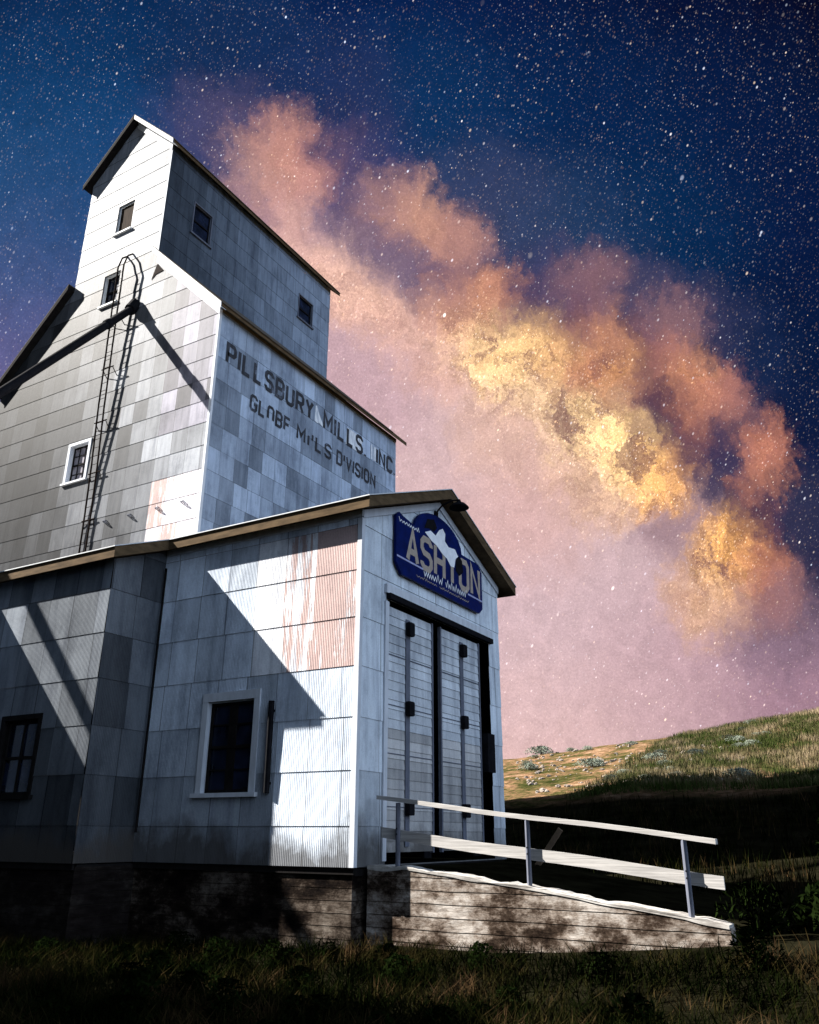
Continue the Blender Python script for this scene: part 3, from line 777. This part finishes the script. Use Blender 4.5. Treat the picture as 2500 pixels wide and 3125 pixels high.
corr('headhouse_side_wall', FH, TY, HYB, 20.5, lambda u: HEZ, [H1, H2], M_tower, elev, h_tone, zstart=19.8, seed=23, seg=4, amp=.0016)
bm = bmesh.new()   # walls away from the camera
box(bm, MX0+.02, MX1-.03, TYB-.08, TYB-.02, 0, MEZ); box(bm, MX0-.0, MX0+.06, TY+.03, TYB-.09, 0, MEZ-.01)
prism(bm, [(MX0+.02, TYB-.08, MEZ), (MX1-.03, TYB-.08, MEZ), (RXX, TYB-.08, MEZ+5.6)], (0, .05, 0))
box(bm, HX0+.02, HX1-.03, HYB-.08, HYB-.02, MEZ, HEZ); box(bm, HX0-.0, HX0+.06, TY+.03, HYB-.09, MEZ, HEZ-.01)
prism(bm, [(HX0+.02, HYB-.08, HEZ), (HX1-.03, HYB-.08, HEZ), ((HX0+HX1)/2, HYB-.08, HEZ+2.2)], (0, .05, 0))
box(bm, MX0+.1, MX1-.1, TY+.04, TYB-.2, 0, 7.98)
obj('rear_wall', bm, M_post, elev)
# roofs: 45 degrees, boards underneath and roofing on top
def roof45(bm, xe, ze, xr, y0, y1, th, up_=0):
    """one slope from eave (xe,ze) up to ridge x=xr"""
    zr = ze + abs(xr-xe)
    prism(bm, [(xe, y0, ze+up_), (xr, y0, zr+up_), (xr, y0, zr+up_-th), (xe, y0, ze+up_-th)], (0, y1-y0, 0))
RF, RB = TY-.26, TYB+.5
HC = (HX0+HX1)/2
oh = .26
T2 = .17
# main roof (outside the headhouse)
bm = bmesh.new()
roof45(bm, MX1+oh, MEZ-oh+T2+.05, HX1+.02, RF, HYB, T2)
roof45(bm, MX1+oh, MEZ-oh+T2+.05, RXX, HYB+.001, RB, T2); mr_ = obj('roof', bm, M_brown, elev)
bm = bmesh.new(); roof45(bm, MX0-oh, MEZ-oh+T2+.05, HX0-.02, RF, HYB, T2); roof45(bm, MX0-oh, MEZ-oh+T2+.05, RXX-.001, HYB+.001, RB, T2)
obj('roof', bm, M_dark, elev)  # left slopes near black: shade under the overhang put into the colour
bm = bmesh.new()
roof45(bm, MX1+oh+.04, MEZ-oh-.04+T2+.05, HX1+.02, RF-.03, HYB, .03, .035)
roof45(bm, MX0-oh-.04, MEZ-oh-.04+T2+.05, HX0-.02, RF-.03, HYB, .03, .035)
obj('roofing', bm, M_roof, mr_)
bm = bmesh.new()
roof45(bm, HX1+oh, HEZ-oh+T2+.05, HC, RF, HYB+.45, T2); hr_ = obj('headhouse_roof', bm, M_brown, elev)
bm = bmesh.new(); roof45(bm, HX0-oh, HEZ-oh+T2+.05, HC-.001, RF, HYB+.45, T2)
obj('headhouse_roof', bm, M_dark, elev)  # headhouse left slope likewise coloured black for its shaded underside
bm = bmesh.new()
roof45(bm, HX1+oh+.04, HEZ-oh-.04+T2+.05, HC, RF-.03, HYB+.48, .03, .035); roof45(bm, HX0-oh-.04, HEZ-oh-.04+T2+.05, HC-.001, RF-.03, HYB+.48, .03, .035)
obj('roofing', bm, M_roof, hr_)
# pale metal faces on the right-hand rakes
bm = bmesh.new()
def rake(bm, xe, ze, xr, y, th, w=.03):
    zr = ze+abs(xr-xe)
    prism(bm, [(xe, y, ze), (xr, y, zr), (xr, y, zr-th), (xe, y, ze-th)], (0, -w, 0))
rake(bm, MX1+oh+.02, MEZ-oh+T2+.03, HX1+.03, RF-.002, .22); rake(bm, HX1+oh+.02, HEZ-oh+T2+.03, HC+.02, RF-.002, .22)
# sheet metal under the overhang, on the same side
def soffit(bm, xe, ze, xr):
    zr = ze+abs(xr-xe)
    prism(bm, [(xe, RF, ze-T2-.004), (xr, RF, zr-T2-.004), (xr, RF, zr-T2-.02), (xe, RF, ze-T2-.02)], (0, .25, 0))
soffit(bm, MX1+oh, MEZ-oh+T2+.05, HX1+.03); soffit(bm, HX1+oh, HEZ-oh+T2+.05, HC+.02)
obj('rake_flashing', bm, M_rakew, elev)
bm = bmesh.new()
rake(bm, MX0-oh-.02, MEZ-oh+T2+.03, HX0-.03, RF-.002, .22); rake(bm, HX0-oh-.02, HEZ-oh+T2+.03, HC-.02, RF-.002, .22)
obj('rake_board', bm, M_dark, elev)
bm = bmesh.new()   # pale frieze below right hand rakes, corner flashing
def frieze(bm, xe, ze, xr, w):
    zr = ze+abs(xr-xe)
    prism(bm, [(xe, TY-.014, ze), (xr, TY-.014, zr), (xr, TY-.014, zr-w), (xe, TY-.014, ze-w)], (0, -.02, 0))
frieze(bm, MX1, MEZ-.02, HX1+.03, .28); frieze(bm, HX1, HEZ-.02, HC, .28)
obj('frieze_board', bm, M_trim, elev)
bm = bmesh.new()
lbox(bm, FT, MX1-.08, MX1+.02, 8, MEZ-.3, .012, .02); lbox(bm, FM, TY-.02, TY+.08, 8, MEZ-.1, .012, .019)
lbox(bm, FT, HX1-.07, HX1+.02, HEZ-5.05, HEZ-.28, .012, .02)
obj('corner_flashing', bm, M_trim, elev)
bm = bmesh.new(); lbox(bm, FM, TY+.09, TYB, MEZ-.16, MEZ-.02, .012, .03)
obj('eave_board', bm, M_brown, elev)
window(elev, FT, WA, 0, .02, (0, 1), frame=M_rakew, double=False, glass=simple('brown_boarded_window', (.03, .02, .014), .9, .6, 5, (3, 1, .5)), gdepth=-.08)
window(elev, FT, WB, 0, .02, (0, 1), frame=M_rakew, double=True, gdepth=-.2, sashmat=M_dark)
window(elev, FT, WC, .11, .012, (2, 2), gdepth=-.16, glass=M_glassp, sashmat=M_dark)
window(elev, FH, H1, .05, .01, (0, 1), frame=M_post, double=True, sashmat=M_dark)
window(elev, FH, H2, .05, .01, (0, 1), frame=M_post, double=True, sashmat=M_dark)
# notch below the shoulder of the roof
bm = bmesh.new(); prism(bm, [(-20.60, TY-.018, 20.28), (-20.40, TY-.018, 20.46), (-20.02, TY-.018, 20.50), (-20.38, TY-.018, 20.92)], (0, -.008, 0))
obj('bird_hole', bm, M_rust, elev)
for X_ in (-21.12, -19.99, -18.76, -17.69):
    bm = bmesh.new(); ring(bm, (X_, TY-.06, 10.98), (.3, .3, 1), .075, .016); tube(bm, [(X_, TY+.02, 11.05), (X_, TY-.08, 11.05)], .016, 6)
    obj('anchor_ring', bm, M_post, elev)
# painted lettering
FL = Fr((MX1+.014, 0, 0), (0,1,0), (1,0,0))
bm = None
text(elev, M_letter, 'painted_letter', FL, 'PILLSBURY', 17.25, 21.95, 16.05, 16.72, .15, .004)
text(elev, M_letter, 'painted_letter', FL, 'MILLS.', 22.72, 25.60, 16.05, 16.72, .15, .004)
text(elev, M_letter, 'painted_letter', FL, 'INC.', 26.52, 27.92, 16.10, 16.72, .15, .004)
text(elev, M_letter, 'painted_letter', FL, 'GLoBe', 18.56, 20.66, 14.92, 15.44, .112, .004)
text(elev, M_letter, 'painted_letter', FL, 'MjiLS', 21.14, 23.22, 14.93, 15.44, .112, .004, gap=.42)
text(elev, M_letter, 'painted_letter', FL, 'DiVISION', 23.66, 26.38, 14.95, 15.46, .112, .004)
bm = bmesh.new()
poly(bm, FL, [(22.12, 16.1), (22.14, 16.74), (22.22, 16.76), (22.40, 16.45), (22.66, 16.15), (22.66, 16.04), (22.40, 16.12), (22.28, 16.05)], .002)
poly(bm, FL, [(26.05, 16.1), (26.03, 16.76), (26.14, 16.78), (26.18, 16.12)], .002); poly(bm, FL, [(26.24, 16.1), (26.24, 16.74), (26.44, 16.76), (26.42, 16.12)], .0022)
poly(bm, FL, [(24.2, 16.0), (24.25, 16.75), (25.4, 16.78), (25.3, 16.0)], .0015)
obj('repainted_patch', bm, M_pale, elev)

# ladder with bent top
lad = thing('wall_ladder', (-22.0, TY-.2, 9.5), 'thin rusty iron ladder climbing the front of the tower, bent over at its top', 'ladder')
def stand(z): return prof([(9, .04), (11.5, .06), (13.2, .10), (15.3, .19), (19.2, .27), (21.2, .29)], z)
for s_ in (-.15, .15):
    bm = bmesh.new()
    pts = [(-22.0+s_, TY-stand(z)-.02, z) for z in (9.3, 11.5, 13.2, 15.3, 17.3, 19.2, 20.6)]
    pts += [(-22.0+s_, TY-.32, 21.25), (-22.0+s_, TY-.20, 21.75), (-21.98+s_, TY-.01, 21.95)]
    tube(bm, pts, .032, 6); obj('side_rail', bm, M_rust, lad)
z = 9.5; 
while z < 21.2:
    bm = bmesh.new(); y = TY-stand(z)-.02; tube(bm, [(-22.15, y, z), (-21.85, y, z)], .010, 5); obj('rung', bm, M_rust, lad); z += .31
for z in (11.2, 12.9, 14.8, 16.9, 19.0):
    bm = bmesh.new(); y = TY-stand(z)-.02
    tube(bm, [(-22.25, y, z), (-21.65, y, z)], .022, 6); tube(bm, [(-21.7, y, z), (-21.7, TY, z-.25)], .016, 5); tube(bm, [(-22.2, y, z), (-22.2, TY, z-.25)], .016, 5)
    obj('bracket', bm, M_rust, lad)

# grain spout
spt = thing('grain_spout', (-21.24, TY, 19.4), 'long dark grain spout slanting down and outwards from the tower front beside the ladder', 'grain spout')
P0 = Vector((-21.24, TY-.02, 19.37)); D0 = Vector((.232, -1, -1.275))
A_ = Vector((-14.21, 9.75, 5.81)); B_ = Vector((-12.13, 9.75, 3.55)); Lp = Vector((2.456, 1, -2.03))
P5 = P0+D0*5.4
bm = bmesh.new(); tube(bm, [P0, P0+D0*2.7, P5, A_-Lp*2.4, B_-Lp*3.5, B_+(B_-A_)*.9-Lp*4.3], .135, 12)
obj('pipe', bm, M_black, spt, smooth=True)
bm = bmesh.new(); tube(bm, [P0+D0*.0+Vector((0,0,.12)), P0+D0*.25], .21, 10); obj('collar', bm, M_black, spt)
bm = bmesh.new(); tube(bm, [P0+D0*1.15, P0+D0*1.3], .165, 10); obj('band', bm, M_black, spt)

# ------------------------------------------------------------------ ramp and handrail
ramp = thing('concrete_ramp', (-5, 13, -.1), 'stained board-marked concrete ramp sloping down from the double doors', 'ramp')
YR, YRB = 11.3, 16.3
rp = [(-7.26, 1.165), (-6.62, 1.165), (-4.76, .97), (-2.31, .65), (-2.15, .62)]
bm = bmesh.new()
prism(bm, [(x, YR, z-.055) for x, z in rp] + [(-2.15, YR, -.7), (-7.26, YR, -.7)], (0, .28, 0))
obj('retaining_wall', bm, M_conc, ramp)
bm = bmesh.new(); rk = random.Random(3)
rp2 = [(-7.26, 1.165), (-6.62, 1.165), (-4.76, .97), (-2.31, .65), (-2.15, .62)]
xk = [-7.26+i*.085 for i in range(61)]
top_ = [(x, YR-.012-rk.uniform(0, .008), prof(rp2, x)-abs(rk.gauss(0, .010))-max(0, noise.noise(Vector((x*2, 0, 5))))*.05) for x in xk]
prism(bm, top_ + [(x, YR-.012, prof(rp2, x)-.055-max(0, noise.noise(Vector((x*1.5, 3, 1))))*.07) for x in xk[::-1]], (0, .30, 0))
obj('kerb', bm, M_conct, ramp)
bm = bmesh.new(); prism(bm, [(-7.3, YR+.29, 1.10), (-6.62, YR+.29, 1.08), (-2.16, YR+.29, .50), (-2.16, YR+.29, -.6), (-7.3, YR+.29, -.6)], (0, YRB-YR-.3, 0))
obj('ramp_fill', bm, M_ground, ramp)
rail = thing('ramp_handrail', (-4.7, 11.3, 1.0), 'bleached two-board wooden handrail on thin posts along the front edge of the ramp', 'handrail')
def zr_(x, a=(-7.18, 2.14), b=(-2.25, 1.56)): return lerp(a[1], b[1], (x-a[0])/(b[0]-a[0]))
yr0 = 11.34
def board(y, th, za, zb_, h, seed, x0=-7.15, x1=-2.21):
    r = random.Random(seed); n = 26; bm = bmesh.new()
    xs_ = [lerp(x0, x1, i/n) for i in range(n+1)]
    f = lambda x: lerp(za, zb_, (x-x0)/(x1-x0)) + .010*math.sin((x-x0)*1.9+seed) + .004*noise.noise(Vector((x*3, seed, 0)))
    prism(bm, [(x, y, f(x)) for x in xs_] + [(x, y, f(x)-h-.003*noise.noise(Vector((x*4, seed, 2)))) for x in xs_[::-1]], (0, th, 0))
    return bm
bm = board(yr0, .13, 2.14, 1.56, .06, 1); obj('top_board', bm, M_rail, rail)
bm = board(yr0+.075, .035, 1.685, 1.135, .15, 2, -7.1, -2.18); obj('lower_board', bm, M_rail, rail)
for x, zb_ in ((-6.78, 1.16), (-4.70, .96), (-2.60, .68)):
    bm = bmesh.new(); tube(bm, [(x, yr0+.035, zb_-.02), (x, yr0+.035, zr_(x)-.058)], .037, 8); p_ = obj('post', bm, M_post, rail)
    for zz in (zr_(x)-.50, zr_(x)-.42):
        bm = bmesh.new(); tube(bm, [(x, yr0-.012, zz), (x, yr0+.0, zz)], .012, 6); obj('bolt', bm, M_black, p_)
# leaning plank behind the rail
pl = thing('leaning_plank', (-4.9, 15.5, .5), 'old brown plank leaning in the dark weeds behind the middle handrail post', 'plank')
bm = bmesh.new(); prism(bm, [(-6.62, 16.0, .9), (-5.98, 16.0, 1.72), (-5.9, 16.0, 1.66), (-6.54, 16.0, .84)], (0, .04, 0)); obj('board', bm, M_plank, pl)

# ------------------------------------------------------------------ vegetation
def blades(n, area, h0, h1, w, mat, name, dens=None, seed=1, lean=.35, clump=0, kind='stuff', label=None, cat=None):
    r = random.Random(seed); vs = []; fs = []
    k = 0
    while k < n:
        x, y = area(r)
        if dens and r.random() > dens(x, y): k += 1; continue
        k += 1
        m_ = r.randint(3, 6)
        for _ in range(m_):
            xx = x+r.gauss(0, clump); yy = y+r.gauss(0, clump); z = terr(xx, yy)-.02
            h = r.uniform(h0, h1); a = r.uniform(0, 6.283); ca, sa = math.cos(a), math.sin(a)
            l = r.uniform(0, lean)*h; b_ = r.uniform(0, 6.283); ww = w*r.uniform(.6, 1.4)
            i = len(vs)
            lx, ly = math.cos(b_)*l, math.sin(b_)*l
            vs += [(xx-ca*ww, yy-sa*ww, z), (xx+ca*ww, yy+sa*ww, z), (xx+ca*ww*.7+lx*.4, yy+sa*ww*.7+ly*.4, z+h*.55), (xx-ca*ww*.7+lx*.4, yy-sa*ww*.7+ly*.4, z+h*.55), (xx+lx, yy+ly, z+h)]
            fs += [(i, i+1, i+2, i+3), (i+3, i+2, i+4)]
    me = bpy.data.meshes.new(name); me.from_pydata(vs, [], fs); me.materials.append(mat)
    o = bpy.data.objects.new(name, me); COL.objects.link(o)
    return tag(o, label, cat, None, kind)
def ok(x, y):
    if y > 11.0 and y < 16.6 and x < 1.6 and x > -30: return 0
    if y > 9.7 and x < JX: return 0
    if y > 10.95 and x < -2.2 and y < 16.6: return 0
    if y > 7.8 and x < LX: return 0
    if 16.5 < y < 28.6 and x < MX1+.3: return 0
    return 1
blades(26000, lambda r: (r.uniform(-14, 4), r.uniform(4.3, 11.2)), .05, .30, .007, M_grass, 'weedy_grass',
       dens=lambda x, y: ok(x, y)*(0.35+.9*max(0, noise.noise(Vector((x*.9, y*.9, 4)))+.35)), seed=2, clump=.07, lean=1.5, label='dark trampled grass and weeds in the foreground', cat='grass')
blades(14000, lambda r: (r.uniform(-17, 22), r.uniform(11.3, 31)), .12, .5, .011, M_grass, 'shaded_grass',
       dens=lambda x, y: ok(x, y)*(.3+.9*max(0, noise.noise(Vector((x*.5, y*.5, 8)))+.3)), seed=3, clump=.10, lean=.6, label='shaded grass behind the handrail', cat='grass')
blades(52000, lambda r: (r.uniform(-28, 8), r.uniform(33, 58)), .10, .40, .013, M_hgrass, 'hillside_grass',
       dens=lambda x, y: ok(x, y)*(.55+1.5*max(0, noise.noise(Vector((x*.28, y*.45, 2)))+.25)), seed=4, clump=.16, lean=.5, label='dry and green grass covering the sunlit hill', cat='grass')
def bush_mesh(name, rad, h, nl, ls, mat, seed):
    r = random.Random(seed); vs = []; fs = []
    for _ in range(nl):
        a = r.uniform(0, 6.283); q_ = r.random()**.5; zz = r.random()
        rr = rad*q_*math.sqrt(max(.05, 1-(zz*.9)**2))*(1+.35*math.sin(a*3+seed))
        c = Vector((rr*math.cos(a), rr*math.sin(a), h*(.1+.9*zz)*(1-.15*q_)))
        u = Vector((r.gauss(0,1), r.gauss(0,1), r.gauss(0,1))).normalized(); v = u.orthogonal().normalized()
        s = ls*r.uniform(.5, 1.4); i = len(vs)
        vs += [c-u*s*1.6, c+v*s*.5, c+u*s*1.6, c-v*s*.5]; fs.append((i, i+1, i+2, i+3))
    me = bpy.data.meshes.new(name); me.from_pydata([tuple(v) for v in vs], [], fs); me.materials.append(mat); return me
def stems_mesh(name, rad, h, mat, seed):
    r = random.Random(seed); bm = bmesh.new()
    for _ in range(7):
        a = r.uniform(0, 6.283); q_ = r.uniform(.3, .8)
        tube(bm, [(0, 0, -.05), (rad*q_*.4*math.cos(a), rad*q_*.4*math.sin(a), h*.4), (rad*q_*math.cos(a), rad*q_*math.sin(a), h*.8)], [.02*h+.004, .012*h+.003, .004], 5)
    me = bpy.data.meshes.new(name); bm.to_mesh(me); bm.free(); me.materials.append(mat); return me
sage_f = bush_mesh('foliage', .5, .36, 700, .03, M_sage, 3); sage_s = stems_mesh('stem', .4, .5, M_plank, 3)
weed_f = bush_mesh('foliage', .34, .55, 420, .035, M_leaf, 6); weed_s = stems_mesh('stem', .3, .5, M_grass, 6)
def shrub(name, x, y, s, f, st_, label, cat, group=None, rz=0):
    o = thing(name, (x, y, terr(x, y)), label, cat, group); o.scale = (s, s, s*random.uniform(.8, 1.1)); o.rotation_euler.z = rz
    for nm, me in (('foliage', f), ('stem', st_)):
        c = bpy.data.objects.new(nm, me); COL.objects.link(c); c.parent = o
    return o
rs = random.Random(12)
GL = 'sagebrush scattered on the sunlit hillside'
shrub('sagebrush', -19.6, 50.2, 1.7, sage_f, sage_s, 'tallest grey-green sagebrush sprig standing on the hill crest, left of the others', 'shrub')
shrub('sagebrush', -13.9, 42.5, 1.5, sage_f, sage_s, 'pale silvery sagebrush low on the bare stony slope behind the shed', 'shrub')
for i in range(34):
    y = rs.uniform(36, 54); x = rs.uniform(-.42, .0)*y
    shrub('sagebrush', x, y, rs.uniform(.5, 1.25), sage_f, sage_s, 'small grey-green sagebrush dotted over the grassy hill above the shadow line', 'shrub', GL, rs.uniform(0, 6))
WL = [(-9.4, 9.7, 1.1), (-8.9, 9.95, .9), (-10.0, 9.3, .8), (-8.0, 10.1, .8), (-7.2, 10.3, .7), (-6.3, 10.35, .75), (-5.0, 10.4, .8), (-11.2, 8.9, .8), (-3.4, 10.2, 1.0), (-1.8, 10.6, 1.1), (-12.3, 8.4, .8), (-7.8, 9.2, .6)]
for (x, y, s) in WL:
    shrub('weed', x, y, s*.75, weed_f, weed_s, 'leafy green weed growing at the foot of the concrete wall', 'plant', 'weeds along the foot of the concrete', rs.uniform(0, 6))
for i in range(46):
    x, y = rs.uniform(-10, 1), rs.uniform(5.6, 10.2)
    if y > 9.5 and x < -11.5: continue
    shrub('weed', x, y, rs.uniform(.35, .75), weed_f, weed_s, 'low dark leafy weed among the foreground grass', 'plant', 'low weeds in the foreground', rs.uniform(0, 6))
for i in range(14):
    shrub('weed', rs.uniform(-2.0, 2.2), rs.uniform(11.0, 15.5), rs.uniform(1.0, 1.7), weed_f, weed_s, 'dark bushy weed crowding the low end of the concrete ramp', 'plant', 'bushes at the low end of the ramp', rs.uniform(0, 6))
for i in range(16):
    y = rs.uniform(14, 27); x = rs.uniform(-.12, .12)*y+rs.uniform(0, 2)
    shrub('weed', x, y, rs.uniform(1.2, 2.2), weed_f, weed_s, 'dark bushy weed in the shade to the right of the handrail', 'plant', 'shaded bushes beyond the ramp', rs.uniform(0, 6))

# unseen trees added left of the view to put the foreground weeds in shade
shade_tree_f = bush_mesh('added_shade_crown', 2.6, 5.0, 5200, .13, M_leaf, 5)
def tree(x, y, s, label):
    o = thing('added_shade_tree', (x, y, terr(x, y)), label, 'tree'); o.scale = (s, s, s)
    c = bpy.data.objects.new('added_shade_crown', shade_tree_f); COL.objects.link(c); c.parent = o; c.location = (0, 0, 2.2)
    bm = bmesh.new(); tube(bm, [(0,0,-.2), (.1,0,1.5), (.05,.1,3.5), (0,0,6)], [.22, .17, .12, .03], 8)
    for a in (0, 1.3, 2.6, 3.9, 5.1): tube(bm, [(.05,.05,2.0+a*.25), (1.6*math.cos(a), 1.6*math.sin(a), 3.6+a*.3)], [.09, .02], 6)
    k = obj('trunk', bm, M_plank, o, local=True)
for i, (x, y, s_) in enumerate(((-12.8, 3.2, 1.05), (-16.5, 2.6, 1.15), (-20, 3.6, 1.0), (-9.0, -.6, .9), (-5.5, -2.6, 1.0), (-14, -1.0, 1.1))):
    tree(x, y, s_, 'unseen tree added for its shade, ' + ('nearest the shed wall', 'second along', 'farthest back', 'beside the lane', 'behind the viewer', 'between its neighbours')[i])
# separate pieces of trim become parts of their own
def split(o):
    me = o.data; bm = bmesh.new(); bm.from_mesh(me); bm.verts.ensure_lookup_table()
    seen = set(); isl = []
    for v in bm.verts:
        if v.index in seen: continue
        st_ = [v]; seen.add(v.index); cur = []
        while st_:
            a = st_.pop(); cur.append(a.index)
            for e in a.link_edges:
                w = e.other_vert(a)
                if w.index not in seen: seen.add(w.index); st_.append(w)
        isl.append(set(cur))
    bm.free()
    if len(isl) < 2 or len(isl) > 12: return
    for k, keep in enumerate(isl):
        b2 = bmesh.new(); b2.from_mesh(me); b2.verts.ensure_lookup_table()
        bmesh.ops.delete(b2, geom=[v for v in b2.verts if v.index not in keep], context='VERTS')
        m2 = bpy.data.meshes.new(o.name.split('.')[0]); b2.to_mesh(m2); b2.free()
        for mm in me.materials: m2.materials.append(mm)
        if k == 0: first = m2
        else:
            c = o.copy(); c.data = m2; c.name = o.name.split('.')[0]; COL.objects.link(c)
    o.data = first
for o in list(bpy.data.objects):
    if o.type == 'MESH' and o.name.split('.')[0] in ('corner_flashing', 'frieze_board', 'rake_flashing', 'rake_board', 'batten', 'door_post', 'door_casing', 'rear_wall', 'rear_wall_and_floor', 'foundation', 'sill_beam', 'repainted_patch', 'ruled_line', 'emblem_dark'):
        split(o)

def stones():
    r = random.Random(8); bm = bmesh.new()
    for _ in range(520):
        y = r.uniform(35, 50); x = r.uniform(-.42, -.16)*y + r.gauss(0, .5); sz = r.uniform(.03, .13)
        if noise.noise(Vector((x*.3, y*.3, 7))) < -.05: continue
        mm = Matrix.Translation((x, y, terr(x, y)+sz*.2)) @ Matrix.Rotation(r.uniform(0, 6), 4, 'Z') @ Matrix.Diagonal((sz*r.uniform(.8, 1.6), sz, sz*.7, 1))
        v = bmesh.ops.create_icosphere(bm, subdivisions=1, radius=1, matrix=mm)['verts']
        for q_ in v: q_.co += Vector((r.gauss(0, .15), r.gauss(0, .15), r.gauss(0, .12)))*sz
    tag(obj('loose_stones', bm, simple('pale_stone', (.24, .205, .175), .95, .3, 5)), 'pale loose stones strewn on the bare patch of the hill', 'stones', None, 'stuff')
stones()
